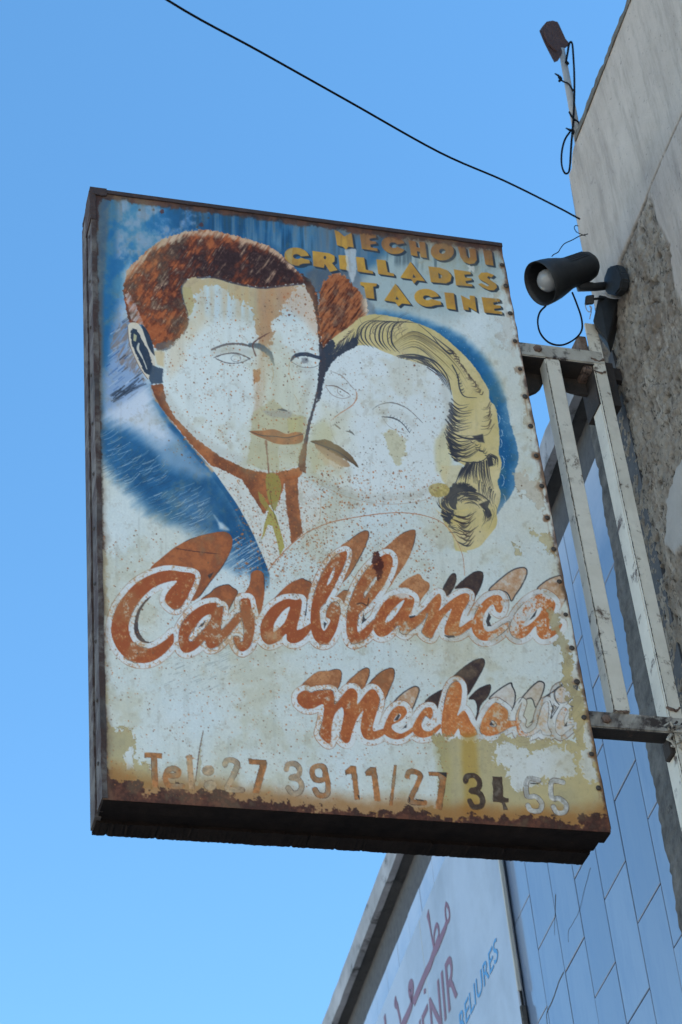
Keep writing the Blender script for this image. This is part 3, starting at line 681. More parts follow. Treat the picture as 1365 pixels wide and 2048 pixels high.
    shades = [
        (C0([(440, 812), (500, 752), (580, 690), (680, 640), (800, 612), (860, 615), (888, 650), (880, 710), (840, 790), (770, 880), (680, 985), (560, 960), (500, 850)]), RUSTY),
        (C2([(-150, 870), (-60, 800), (0, 745), (60, 715), (150, 700), (190, 730), (240, 760), (250, 800), (200, 890), (150, 980), (90, 960), (40, 900)]), RUSTY),
        (C2([(320, 805), (370, 730), (390, 640), (400, 575), (450, 545), (510, 560), (540, 620), (545, 750), (535, 870), (510, 990), (475, 1080), (440, 980), (410, 860), (380, 800)]), RUSTY),
        (C2([(650, 870), (720, 780), (820, 690), (950, 635), (990, 650), (1060, 685), (1040, 780), (1010, 920), (970, 1080), (940, 860), (850, 800)]), RUSTY),
        (C3([(110, 310), (200, 230), (320, 140), (400, 112), (430, 140), (415, 220), (370, 330), (290, 480), (200, 620), (100, 720), (60, 760), (100, 560)]), PALEB),
        (C3([(540, 360), (640, 270), (750, 170), (850, 115), (910, 100), (940, 120), (930, 220), (890, 350), (830, 470), (740, 600), (640, 740), (690, 480), (640, 360)]), PALEB),
        (C3([(60, 850), (130, 780), (170, 760), (210, 780), (190, 860), (160, 930), (110, 890)]), PALEB),
        (C3([(750, 730), (830, 650), (920, 600), (985, 585), (1020, 640), (1090, 690), (1080, 760), (1010, 850), (960, 940), (930, 820), (860, 740)]), PALEB),
        (C4([(-70, 390), (0, 250), (40, 220), (65, 240), (60, 320), (20, 400), (-30, 440)]), DARKB),
        (C4([(50, 370), (130, 290), (230, 215), (300, 205), (330, 240), (310, 340), (260, 440), (220, 510), (180, 420), (120, 370)]), DARKB),
        (C4([(380, 390), (480, 290), (600, 200), (700, 170), (750, 190), (745, 260), (690, 370), (640, 440), (600, 500), (560, 420), (480, 390)]), GREYB),
        (C4([(850, 380), (940, 300), (1040, 255), (1090, 260), (1120, 400), (1130, 480), (1040, 620), (1020, 480), (950, 400)]), GREYB),
        (M1([(75, 330), (150, 250), (230, 190), (280, 182), (330, 180), (400, 165), (440, 190), (435, 270), (400, 340), (330, 305), (190, 330), (140, 315)]), PALEB),
        (M1([(480, 290), (560, 210), (640, 155), (680, 170), (670, 240), (620, 340), (560, 290)]), PALEB),
        (M1([(670, 295), (760, 200), (850, 155), (890, 170), (890, 240), (850, 340), (800, 440), (760, 350), (710, 290)]), PALEB),
        (M1([(880, 455), (960, 370), (1060, 310), (1105, 330), (1090, 400), (1035, 520), (1000, 460), (930, 440)]), GREYB),
        (M1([(1150, 450), (1220, 380), (1320, 335), (1330, 420), (1290, 515), (1240, 470)]), DARKB),
        (M2([(100, 245), (170, 170), (280, 90), (360, 65), (388, 90), (375, 150), (310, 270), (235, 385), (210, 290), (150, 245)]), DARKB),
        (M2([(245, 415), (330, 330), (420, 292), (438, 320), (410, 400), (350, 470), (325, 570), (310, 635), (290, 630), (320, 520), (300, 430)]), DARKB),
        (M2([(420, 415), (500, 340), (600, 280), (620, 310), (645, 370), (640, 450), (610, 520), (560, 470), (500, 415)]), 4),
        (M2([(670, 455), (740, 360), (830, 275), (880, 275), (893, 310), (870, 390), (820, 490), (780, 410)]), 4),
        (M2([(880, 415), (1000, 330), (1090, 255), (1150, 222), (1185, 240), (1170, 350), (1110, 440), (1060, 470), (1000, 420)]), 5),
        (M2([(1080, 470), (1160, 395), (1205, 405), (1200, 450), (1110, 560)]), 5),
        (M2([(1150, 600), (1220, 535), (1240, 570), (1215, 650), (1165, 700)]), 5),
    ]
    for pts, kind in shades:
        lab = 4 if pts[0][1] < 1310 else 5
        w, d = P.sd(smooth(pts, True, 4), 4)
        d = d + 1.2 * P.n4[w]
        g = clamp(.5 + 1.8 * P.n12[w] + 1.1 * P.n4[w] + P.n40[w])
        c = {RUSTY: mix(rgb(164, 100, 58), rgb(134, 78, 46), g), PALEB: mix(rgb(180, 132, 92), rgb(146, 92, 56), g),
             DARKB: mix(rgb(58, 44, 42), rgb(78, 60, 52), g), GREYB: mix(rgb(190, 184, 176), rgb(176, 138, 106), g),
             4: mix(rgb(192, 192, 190), rgb(178, 166, 156), g), 5: mix(rgb(138, 138, 138), rgb(84, 84, 88), g)}[kind]
        P.put(w, sstep(-.8, .8, d) * .96, c, .7, .2, lab)
        # leftover ink line round the block shadow, broken up by wear
        ln = sstep(2.1 if kind in (4, 5, 3) else 1.4, .3, np.abs(d - .3)) * sstep(-.12, .10, P.n40[w] + {4: .4, 5: .4, 2: .1, 3: .12}.get(kind, -.04))
        P.put(w, ln * .85, rgb(44, 46, 54), .5)
    letters = [
        (C1([(1010, 578), (900, 562), (760, 545), (640, 565), (500, 620), (380, 700), (270, 820), (190, 940), (145, 1060), (125, 1170), (135, 1280), (190, 1400), (270, 1490), (370, 1545), (480, 1560), (590, 1535), (690, 1470), (770, 1390), (810, 1330), (800, 1235), (740, 1290), (640, 1360), (540, 1400), (440, 1385), (360, 1320), (320, 1220), (320, 1130), (345, 1030), (400, 930), (480, 830), (580, 740), (700, 685), (845, 662), (760, 760), (712, 850), (740, 920), (800, 965), (850, 965), (920, 900), (980, 790), (1030, 680), (1045, 610)]), []),
        (C1([(1270, 900), (1150, 915), (1020, 990), (920, 1100), (870, 1200), (860, 1320), (890, 1420), (960, 1445), (1060, 1400), (1150, 1310), (1170, 1370), (1210, 1400), (1290, 1370), (1400, 1260), (1540, 1090), (1560, 1010), (1500, 1020), (1400, 1130), (1320, 1195), (1350, 955), (1285, 950)]), [C1([(1215, 1030), (1130, 1060), (1030, 1180), (968, 1290), (1010, 1325), (1100, 1230), (1190, 1130)])]),
        (C2([(280, 870), (345, 850), (385, 870), (405, 960), (430, 1060), (440, 1160), (425, 1260), (390, 1370), (330, 1425), (280, 1425), (225, 1350), (210, 1285), (235, 1265), (265, 1280), (285, 1330), (310, 1310), (325, 1190), (305, 1080), (290, 990)]), []),
        (C2([(880, 870), (780, 862), (650, 925), (560, 1020), (505, 1130), (500, 1240), (530, 1320), (600, 1360), (700, 1320), (780, 1240), (790, 1310), (850, 1345), (940, 1320), (1030, 1230), (1060, 1130), (900, 1200), (930, 1050), (952, 905), (935, 862)]), [C2([(820, 945), (740, 1000), (660, 1110), (640, 1200), (660, 1215), (760, 1120), (800, 1020)])]),
        (C2([(1440, 345), (1400, 345), (1330, 385), (1230, 490), (1150, 640), (1090, 800), (1055, 950), (1045, 1100), (1060, 1230), (1100, 1320), (1170, 1360), (1250, 1335), (1310, 1240), (1350, 1130), (1370, 990), (1345, 905), (1295, 895), (1245, 945), (1212, 1050), (1262, 1090), (1240, 1150), (1195, 1212), (1165, 1170), (1150, 1060), (1155, 960), (1220, 880), (1330, 680), (1400, 520), (1440, 410)]), [C2([(1312, 505), (1280, 560), (1240, 650), (1225, 712), (1260, 680), (1305, 590)])]),
        (C3([(660, 380), (600, 375), (520, 430), (430, 510), (340, 630), (270, 760), (220, 900), (190, 1030), (180, 1180), (200, 1290), (250, 1350), (330, 1330), (410, 1280), (480, 1180), (500, 1080), (390, 1170), (320, 1225), (300, 1180), (310, 1060), (335, 1000), (430, 920), (530, 800), (610, 680), (670, 540), (690, 440)]), [C3([(495, 620), (425, 720), (370, 800), (380, 852), (440, 760), (515, 650)])]),
        (C3([(900, 830), (820, 800), (720, 812), (620, 870), (550, 960), (500, 1060), (478, 1160), (500, 1240), (560, 1275), (640, 1250), (745, 1150), (770, 1220), (830, 1245), (880, 1210), (1000, 1120), (1050, 1020), (870, 1060), (900, 980), (927, 880)]), [C3([(820, 868), (760, 905), (660, 1010), (608, 1095), (620, 1122), (690, 1075), (770, 965)])]),
        (C3([(1190, 800), (1220, 840), (1215, 930), (1195, 985), (1280, 910), (1365, 845), (1440, 805), (1490, 795), (1528, 820), (1517, 888), (1456, 1000), (1416, 1134), (1433, 1162), (1551, 1085), (1570, 1140), (1500, 1200), (1422, 1250), (1344, 1262), (1265, 1245), (1255, 1180), (1290, 1080), (1335, 965), (1290, 1000), (1220, 1090), (1150, 1220), (1105, 1285), (1010, 1225), (1040, 1130), (1075, 1010), (960, 1100), (940, 1060), (1040, 960), (1120, 860)]), []),
        (C4([(440, 438), (360, 470), (280, 560), (225, 680), (212, 740), (240, 820), (310, 875), (400, 875), (480, 830), (560, 760), (575, 700), (500, 740), (420, 785), (355, 785), (325, 720), (335, 630), (380, 560), (425, 530), (450, 590), (500, 610), (525, 530), (500, 450)]), []),
        (C4([(1000, 480), (920, 430), (850, 440), (760, 490), (680, 570), (620, 660), (588, 760), (610, 830), (680, 865), (760, 830), (835, 745), (850, 820), (900, 870), (980, 860), (1060, 800), (1095, 720), (1000, 765), (968, 760), (1000, 640), (1030, 540)]), [C4([(890, 560), (840, 590), (760, 660), (718, 730), (750, 742), (820, 690), (880, 620)])]),
        (M1([(130, 345), (80, 370), (60, 410), (75, 460), (130, 500), (200, 500), (285, 465), (285, 560), (270, 650), (255, 720), (315, 790), (350, 785), (355, 680), (380, 560), (440, 490), (460, 540), (445, 640), (430, 740), (470, 790), (510, 780), (540, 680), (580, 580), (625, 520), (610, 600), (605, 680), (640, 755), (720, 765), (810, 720), (830, 680), (800, 670), (720, 692), (710, 650), (740, 540), (765, 430), (740, 360), (700, 335), (650, 370), (575, 465), (578, 380), (540, 330), (480, 350), (385, 470), (375, 380), (345, 345), (230, 350), (180, 365)]), []),
        (M1([(920, 480), (860, 530), (820, 610), (800, 680), (820, 730), (900, 762), (970, 750), (1060, 690), (1065, 650), (1000, 690), (940, 712), (880, 680), (875, 640), (950, 600), (998, 540), (980, 490)]), [M1([(930, 545), (895, 580), (888, 612), (925, 595), (948, 560)])]),
        (M1([(1200, 488), (1140, 510), (1080, 590), (1045, 670), (1070, 722), (1130, 748), (1220, 725), (1290, 660), (1280, 630), (1200, 690), (1140, 680), (1125, 620), (1160, 560), (1200, 590), (1222, 530)]), []),
        (M2([(150, 265), (110, 280), (70, 350), (40, 450), (20, 560), (15, 680), (40, 735), (110, 735), (160, 670), (180, 720), (230, 745), (315, 715), (265, 610), (210, 515), (150, 560), (180, 460), (192, 340), (180, 290)]), []),
        (M2([(470, 450), (410, 510), (360, 600), (345, 690), (400, 730), (480, 720), (600, 660), (670, 640), (690, 600), (590, 600), (580, 520), (520, 470)]), [M2([(440, 600), (425, 640), (460, 660), (490, 640), (460, 600)])]),
        (M2([(700, 450), (670, 560), (690, 660), (740, 710), (820, 660), (850, 560), (880, 470), (920, 440), (930, 520), (920, 640), (950, 720), (880, 720), (860, 680), (800, 720), (700, 740), (660, 680), (650, 560)]), []),
        (M2([(1040, 500), (1000, 580), (990, 680), (1030, 730), (1090, 690), (1150, 640), (1100, 640), (1075, 650), (1060, 600), (1090, 520), (1070, 490)]), []),
        (M2([(1045, 315), (1000, 340), (985, 390), (1005, 435), (1050, 450), (1095, 430), (1110, 380), (1090, 335)]), []),
    ]
    F = np.full(X.shape, -1e3, np.float32)
    for pts, holes in letters:
        w, d = P.sd(smooth(pts, True, 4), 18)
        for hpts in holes:
            w2, d2 = P.sd(smooth(hpts, True, 3), 18)
            D2 = np.full(X.shape, -1e3, np.float32); D2[w2] = d2
            d = np.minimum(d, -D2[w])
        F[w] = np.maximum(F[w], d)
    Fn = F + 1.0 * P.n4
    lab = np.where(Y < 1310 + (X - 200) * .0, 4, 5)
    out = sstep(-11.2, -9.6, Fn + 1.2 * P.n12) * (1 - sstep(-.6, .6, Fn))
    outc = mix(rgb(204, 210, 214), rgb(176, 178, 178), clamp(sstep(840, 1000, X) * .7 * sstep(-.1, .2, P.n40 + .05) + .15))
    P.put(ALL, out, outc, .5, .25)
    P.label[:] = np.where(out > .5, lab, P.label)
    # grainy rust bleeding through the outline
    og = sstep(.14, .3, P.n4 * .8 + P.n2 * .5 + P.n40 * .6 + sstep(900, 640, X) * .08) * out
    P.put(ALL, og * .6, rgb(178, 124, 78), .8)
    edge1 = sstep(1.1, .3, np.abs(Fn + 11.0)) * clamp(.45 + 2.2 * P.n40 + .2)
    P.put(ALL, edge1 * .8, rgb(150, 100, 66), .7)
    edge2 = sstep(1.0, .2, np.abs(Fn + .9)) * sstep(.02, .16, P.n40)
    P.put(ALL, edge2 * .8, rgb(62, 52, 50), .7)
    ins = sstep(-.7, .7, Fn)
    xr = sstep(560, 1100, X); y2 = (Y > 1310)
    orange = mix(rgb(152, 86, 50), rgb(190, 126, 76), clamp(xr * .9 + P.n12 * .8 + P.n4 * .7 + y2 * .18))
    orange = mix(orange, rgb(196, 150, 106), clamp((P.n2 * .8 + P.n4 * .9 + P.n12 * .7) * 2.4 - .55 + xr * .62 + sstep(.05, .2, P.n40) * .2))
    P.put(ALL, ins, orange, .75, .1)
    P.label[:] = np.where(ins > .5, lab, P.label)
    # letters chalk out to white towards the right hand end
    fade = clamp((P.n40 * 1.6 + P.n12 * 1.6 + P.n4 * 1.4) + np.where(y2, sstep(960, 1090, X) * 1.5 - .42, sstep(840, 1120, X) * .95 - .55))
    fade = fade * ins
    P.put(ALL, clamp(fade * 1.7), rgb(194, 198, 202), .6)
    far_ui = (X > 990) & (Y > 1310)
    P.put(ALL, (sstep(1.5, .3, np.abs(Fn + 10.4)) + .8 * sstep(1.2, .3, np.abs(Fn + .4))) .clip(0, 1) * far_ui * clamp(.75 + 2 * P.n12), rgb(112, 110, 112), .6)
    P.put(ALL, ins * far_ui * clamp(.12 + 2.2 * P.n12 + P.n4), rgb(196, 160, 124), .7)
    P.fill(C3([(700, 800), (860, 790), (890, 850), (800, 850), (720, 830)]), rgb(202, 206, 208), .85, 3, 4, 'n4')
    P.fill(C2([(560, 1220), (700, 1200), (720, 1300), (600, 1320)]), rgb(196, 160, 124), .6, 6, 6, 'n4')
    P.stroke(M2([(1045, 305), (1000, 325), (975, 380), (990, 430), (1020, 465)]), 1.8, rgb(56, 58, 64), .85)
    P.stroke(M2([(1060, 300), (1105, 325)]), 1.8, rgb(56, 58, 64), .8)
    for pts in ([(420, 415), (500, 340), (600, 280), (620, 310), (645, 370), (640, 450), (612, 520)], [(670, 455), (740, 360), (830, 275), (880, 275), (893, 310), (870, 390), (820, 490)], [(880, 415), (1000, 330), (1090, 255), (1150, 222)], [(1110, 560), (1180, 480), (1206, 420), (1180, 392), (1120, 420), (1085, 462)], [(1160, 590), (1220, 535), (1240, 570), (1215, 650), (1165, 700)], [(940, 430), (965, 500), (950, 580), (1015, 480)]):
        P.stroke(M2(pts), [1, 2.4, 2.2, 1.2], rgb(46, 46, 52), .88, .6, .7)
    P.fill(M2([(1095, 258), (1150, 222), (1185, 242), (1172, 340), (1125, 410), (1118, 350)]), rgb(92, 92, 94), .85, 1, 3, 'n4')
    P.fill(M2([(1130, 520), (1195, 440), (1200, 410), (1150, 420), (1110, 470)]), rgb(96, 96, 98), .8, 1, 3, 'n4')
    # dark accents inside the counters
    P.fill(C1([(560, 830), (480, 930), (430, 1040), (420, 1160), (450, 1260), (520, 1330), (580, 1325), (520, 1345), (430, 1310), (380, 1220), (380, 1120), (410, 1000), (480, 890)]), rgb(70, 54, 48), .95, .7, 1, 'n4', sm=True)
    for q in (C3([(370, 1000), (345, 1140), (410, 1085), (380, 1070)]), C2([(1190, 1110), (1195, 1190), (1225, 1130)]), C3([(865, 1050), (935, 1035), (930, 1055), (880, 1070)]), C3([(1250, 1255), (1360, 1255), (1365, 1275), (1300, 1285)]), C4([(770, 690), (850, 585), (830, 650), (790, 680)]), C4([(380, 610), (405, 650), (385, 690), (410, 740), (370, 740), (355, 690)]), C2([(980, 1060), (1005, 900), (1015, 860), (1000, 1040)]), M1([(890, 600), (930, 545), (945, 560), (920, 600)]), M1([(950, 680), (1000, 630), (995, 660)]), M2([(425, 640), (435, 605), (465, 645)]), M2([(1060, 650), (1090, 605), (1085, 650)]), M2([(760, 625), (795, 600), (790, 618)]), C1([(1060, 1180), (1160, 1090), (1130, 1150)]), C1([(1180, 600), (1250, 560), (1200, 640)])):
        P.fill(q, rgb(58, 56, 60), .9, .7, .8, 'n4')
    P.stroke(C1([(840, 310), (1090, 345), (1320, 370)]), [1, 2.2, 1], rgb(74, 46, 38), .85, .7, .6)
    P.fill(C3([(480, 350), (520, 340), (590, 460), (570, 580), (545, 665), (515, 640), (510, 560), (470, 530), (460, 430)]), rgb(78, 40, 34), .92, 1.5, 5, 'n4', rough=.9, h=.8)
    P.stroke(C3([(300, 915), (350, 905), (410, 930), (425, 850)]), 2.4, rgb(62, 40, 36), .9, .7, .8)
    # ------------------------------------------------ gold block capitals with dark offset shadow
    A, B = crop(560, 450, 5.46), crop(790, 450, 5.46)
    def ell(cx, cy, rx, ry, a0=0, a1=360, n=26):
        t = np.radians(np.linspace(a0, a1, n)); return [(cx + rx * np.cos(q), cy + ry * np.sin(q)) for q in t]
    def arc_letter(cx, cy, rx, ry, hx, hy, a0, a1, tilt=.12):
        o = ell(0, 0, rx, ry, a0, a1); i = ell(0, 0, hx, hy, a1, a0)
        return [(cx + x, cy + y + tilt * x) for x, y in o + i]
    caps = [
        (A([(598, 55), (645, 72), (705, 125), (785, 82), (808, 250), (750, 238), (722, 275), (692, 240), (625, 222)]), []),
        (A([(872, 62), (1048, 108), (1052, 140), (980, 150), (985, 175), (1050, 180), (1055, 205), (988, 215), (992, 245), (1065, 255), (1068, 288), (895, 262)]), []),
        (A(arc_letter(1240, 222, 132, 96, 44, 30, -338, -22)), []),
        (B([(148, 168), (225, 180), (237, 245), (272, 250), (262, 182), (330, 190), (352, 362), (282, 350), (272, 292), (240, 290), (250, 345), (178, 330)]), []),
        (B(ell(518, 290, 128, 98)), [B(ell(518, 288, 34, 27))]),
        (B([(688, 235), (768, 246), (785, 335), (808, 368), (822, 345), (808, 255), (880, 262), (898, 380), (870, 420), (815, 428), (755, 405), (715, 350)]), []),
        (B([(962, 270), (1055, 280), (1080, 445), (990, 430)]), []),
        (A(arc_letter(185, 348, 136, 100, 42, 26, -345, -12, .1)), []),
        (A([(205, 372), (322, 385), (330, 422), (255, 425), (205, 440)]), []),
        (A([(355, 285), (540, 310), (598, 340), (598, 400), (570, 420), (632, 495), (548, 514), (490, 430), (480, 472), (365, 452)]), [A(ell(492, 358, 13, 19))]),
        (A([(640, 330), (740, 335), (760, 500), (655, 485)]), []),
        (A([(828, 350), (920, 358), (940, 490), (1015, 505), (1020, 535), (848, 510)]), []),
        (A([(1055, 375), (1155, 385), (1178, 515), (1245, 530), (1250, 560), (1075, 535)]), []),
        (B([(172, 400), (335, 612), (245, 600), (212, 640), (180, 588), (60, 574)]), [B([(205, 535), (232, 572), (196, 572)])]),
        (B([(368, 450), (490, 462), (580, 495), (622, 550), (612, 610), (560, 634), (395, 620)]), [B([(475, 518), (518, 550), (502, 582), (482, 578)])]),
        (B([(645, 482), (825, 510), (832, 535), (760, 540), (768, 570), (838, 578), (842, 600), (772, 610), (780, 635), (845, 645), (850, 670), (670, 655)]), []),
        (B([(1085, 545), (1055, 572), (1020, 556), (1010, 575), (1060, 610), (1105, 640), (1118, 680), (1085, 712), (1030, 710), (960, 680), (912, 645), (945, 632), (1010, 668), (1035, 655), (980, 620), (925, 590), (912, 555), (945, 518), (1010, 515)]), []),
        (A([(880, 620), (1062, 638), (1055, 668), (1020, 672), (1035, 805), (945, 795), (920, 670), (882, 655)]), []),
        (B([(6, 640), (178, 866), (80, 855), (40, 888), (5, 840), (-116, 822)]), [B([(20, 778), (48, 815), (8, 812)])]),
        (B(arc_letter(352, 792, 138, 98, 42, 26, -345, -16, .1)), []),
        (B([(385, 812), (500, 832), (512, 870), (440, 876), (395, 890)]), []),
        (B([(542, 732), (645, 742), (668, 928), (568, 910)]), []),
        (B([(722, 765), (820, 815), (818, 768), (872, 775), (895, 950), (805, 895), (808, 932), (752, 925)]), []),
        (B([(948, 785), (1145, 805), (1152, 835), (1075, 845), (1080, 870), (1155, 878), (1160, 905), (1085, 915), (1090, 935), (1170, 945), (1175, 975), (978, 958)]), []),
    ]
    for pts, holes in caps:
        pts = np.array(pts); lx = pts[:, 0].mean()
        def capsd(dx, dy, pad=4):
            w, d = P.sd(pts + np.array([dx, dy]), pad)
            for hp in holes:
                w2, d2 = P.sd(np.array(hp) + np.array([dx, dy]), 6)
                D2 = np.full(X.shape, -1e3, np.float32); D2[w2] = d2
                d = np.minimum(d, -D2[w])
            return w, d
        for k in (1, .75, .5, .25):
            w, d = capsd(5.0 * k, 4.2 * k)
            P.put(w, sstep(-.6, .6, d) * .95, rgb(44, 54, 64), .5, .2, 3)
        w, d = capsd(0, 0)
        t = clamp(.45 + 1.6 * P.n40[w] + P.n12[w])
        yel = mix(rgb(188, 150, 50), rgb(164, 122, 42), t)
        brown = sstep(505, 480, Y[w] - (X[w] - 700) * .12) * .75 * clamp(sstep(690, 730, X[w]))
        yel = mix(yel, rgb(140, 96, 50), brown)
        P.put(w, sstep(-.6, .6, d) * (.9 if lx < 640 else .97), yel + P.n4[w][..., None] * .05, .45, .3, 3)
    P.fill([(572, 505), (585, 497), (584, 530), (574, 520)], rgb(168, 156, 112), .6, 2, 3)
    P.fill([(690, 500), (712, 498), (712, 540), (706, 570), (694, 540)], rgb(184, 190, 194), .8, 2, 4, 'n12')
    P.fill(B([(795, 440), (865, 450), (860, 510), (820, 505)]), rgb(198, 206, 212), .85, 1.5, 4, 'n4')
    # rust stain along the top rim, over the lettering
    topy = 380 + .1339 * (X - 183.7)
    st = sstep(26, 0, Y - topy - 6 + 20 * streak + 8 * P.n12) * clamp(sstep(620, 760, X) + .12)
    P.put(ALL, st * .6, rgb(126, 88, 58), .8)
    P.put(ALL, sstep(10, 3, Y - topy - 8 + 12 * P.n12 + 6 * P.n4) * .9, mix(rgb(96, 66, 54), rgb(58, 42, 40), clamp(.5 + 3 * P.n12)), .9)
    P.put(ALL, sstep(60, 0, Y - topy - 10 + 30 * P.n40) * clamp(streak * 4 - .1) * .45, rgb(92, 76, 62), .8)
    # ------------------------------------------------ telephone line
    T1, T2, T3 = crop(270, 1440, 4.55), crop(550, 1480, 4.55), crop(830, 1500, 4.015)
    PB = rgb(156, 110, 70); GR = rgb(166, 146, 122); DK = rgb(70, 56, 46); SG = rgb(172, 174, 174)
    tel = [
        ('f', T1([(90, 290), (250, 300), (248, 350), (205, 345), (215, 610), (162, 612), (150, 340), (90, 340)]), PB),
        ('s', T1([(320, 505), (392, 500), (398, 460), (345, 440), (295, 465), (280, 530), (305, 590), (370, 605), (432, 602)]), PB, 9.5),
        ('f', T1([(468, 318), (522, 318), (545, 628), (495, 628)]), rgb(164, 136, 106)),
        ('f', T1(ell(668, 460, 56, 48)), GR), ('f', T1(ell(687, 597, 58, 46)), GR),
        ('s', T1([(820, 405), (838, 370), (890, 366), (932, 400), (915, 465), (865, 570), (845, 630), (975, 638)]), GR, 9.5),
        ('f', T1([(1035, 355), (1195, 368), (1200, 430), (1130, 670), (1070, 665), (1140, 410), (1040, 400)]), PB),
        ('s', T2([(105, 270), (120, 225), (180, 218), (225, 262), (215, 320), (150, 345), (215, 362), (245, 420), (220, 478), (165, 488), (122, 440)]), GR, 9),
        ('s', T2([(462, 320), (445, 250), (395, 236), (345, 262), (346, 330), (385, 368), (448, 358), (464, 310), (486, 430), (470, 500), (400, 503), (365, 452)]), PB, 9),
        ('f', T2([(640, 280), (690, 235), (738, 240), (772, 545), (725, 545), (700, 310), (645, 315)]), PB),
        ('f', T2([(822, 295), (870, 248), (920, 250), (965, 560), (905, 558), (880, 325), (830, 325)]), PB),
        ('f', T2([(1085, 230), (1110, 232), (1070, 600), (1040, 600)]), PB),
        ('s', T2([(1205, 330), (1222, 292), (1270, 287), (1322, 322), (1300, 400), (1252, 500), (1240, 562), (1365, 572)]), PB, 9),
        ('f', T3([(110, 175), (260, 180), (250, 260), (215, 480), (165, 470), (200, 250), (190, 210), (115, 205)]), PB),
        ('s', T3([(408, 250), (422, 208), (480, 206), (520, 250), (508, 308), (452, 328), (520, 350), (546, 410), (528, 452), (470, 456), (440, 410)]), DK, 9),
        ('f', T3([(625, 210), (700, 215), (712, 375), (755, 390), (755, 420), (725, 425), (745, 480), (715, 480), (700, 425), (628, 415)]), DK),
        ('s', T3([(995, 245), (905, 238), (900, 368), (970, 376), (1018, 430), (1004, 488), (935, 488), (908, 448)]), SG, 8.5),
        ('s', T3([(1190, 262), (1100, 254), (1100, 383), (1160, 392), (1214, 440), (1204, 498), (1142, 504), (1112, 458)]), SG, 8.5),
    ]
    # peeled patches in the lower part come first so the figures stay readable
    def peel(pts, amp=9, al=.92, c=None):
        P.fill(pts, tan if c is None else c, al, .8, amp * 1.5, 'nr', sm=False, rough=.6, h=-.8)
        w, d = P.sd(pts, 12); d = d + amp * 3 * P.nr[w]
        P.put(w, sstep(1.3, .2, np.abs(d - .4)) * al * clamp(.3 + 2 * P.n12[w]), rgb(104, 90, 70))  # brown rim: edge dirt, plus painted-in shading of the lifted paint edge
    def white(pts, amp=8, al=.95):
        P.fill(pts, lambda w: mix(rgb(198, 205, 208), rgb(190, 194, 190), clamp(.5 + 2 * P.n40[w])), al, .8, amp * 1.5, 'nr', rough=.45, h=0)
    keep = None
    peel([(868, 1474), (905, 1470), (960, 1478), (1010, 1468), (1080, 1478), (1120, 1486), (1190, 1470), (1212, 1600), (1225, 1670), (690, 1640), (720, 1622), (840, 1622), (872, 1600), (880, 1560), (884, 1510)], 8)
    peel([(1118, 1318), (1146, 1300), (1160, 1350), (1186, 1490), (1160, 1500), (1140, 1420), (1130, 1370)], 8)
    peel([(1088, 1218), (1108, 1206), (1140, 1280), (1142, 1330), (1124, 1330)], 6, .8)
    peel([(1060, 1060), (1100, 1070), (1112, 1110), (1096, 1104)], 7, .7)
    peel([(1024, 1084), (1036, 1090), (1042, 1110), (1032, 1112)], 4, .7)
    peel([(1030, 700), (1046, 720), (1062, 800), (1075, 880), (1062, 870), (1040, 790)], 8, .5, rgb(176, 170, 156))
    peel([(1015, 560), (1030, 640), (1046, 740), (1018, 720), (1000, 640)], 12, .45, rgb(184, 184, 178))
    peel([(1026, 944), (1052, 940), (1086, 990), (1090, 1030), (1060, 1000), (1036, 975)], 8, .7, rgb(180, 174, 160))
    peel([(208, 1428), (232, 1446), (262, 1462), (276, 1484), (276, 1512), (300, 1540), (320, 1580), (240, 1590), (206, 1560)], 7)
    white([(238, 1500), (264, 1490), (272, 1514), (268, 1534), (246, 1528)], 7)
    white([(985, 1490), (1010, 1486), (1060, 1500), (1128, 1496), (1146, 1516), (1150, 1546), (1110, 1556), (1076, 1560), (1058, 1572), (1030, 1582), (1020, 1570), (1008, 1540), (990, 1520)], 7)
    white([(1160, 1500), (1180, 1498), (1196, 1560), (1172, 1560)], 7)
    white([(884, 1486), (876, 1560), (866, 1618), (800, 1612), (740, 1600), (700, 1480)], 5, .0)
    white([(1146, 1330), (1156, 1326), (1164, 1360), (1150, 1370)], 5)
    white([(1168, 1450), (1178, 1446), (1186, 1490), (1174, 1498)], 5)
    # yellow run below the tall letter of the second word
    P.fill([(925, 1468), (952, 1468), (958, 1540), (962, 1630), (930, 1630), (926, 1540)], rgb(164, 136, 62), .65, 8, 6, 'n40')
    P.fill([(868, 1470), (900, 1470), (905, 1620), (880, 1620)], rgb(160, 152, 108), .5, 8, 6, 'n40')
    # rust creeping up from the bottom edge
    boty = 1599 + .0649 * (X - 206)
    up = boty - Y
    reach = 17 + 40 * P.n40 + 16 * P.n12 + 22 * P.n120 + sstep(300, 200, X) * 26 + sstep(1160, 1225, X) * 26 + sstep(560, 360, X) * 10
    P.put(ALL, sstep(42, 4, up - reach + 22 * P.n12 + 14 * P.n40) * .75, rgb(146, 102, 54), .85)
    rr = sstep(2.5, -2.5, up - reach - 16 * P.n4 - 22 * P.n12)
    P.put(ALL, rr * .96, mix(rgb(100, 66, 54), rgb(62, 42, 38), clamp(.5 + 2.4 * P.n12 + 1.4 * P.n4)), .9, .5)
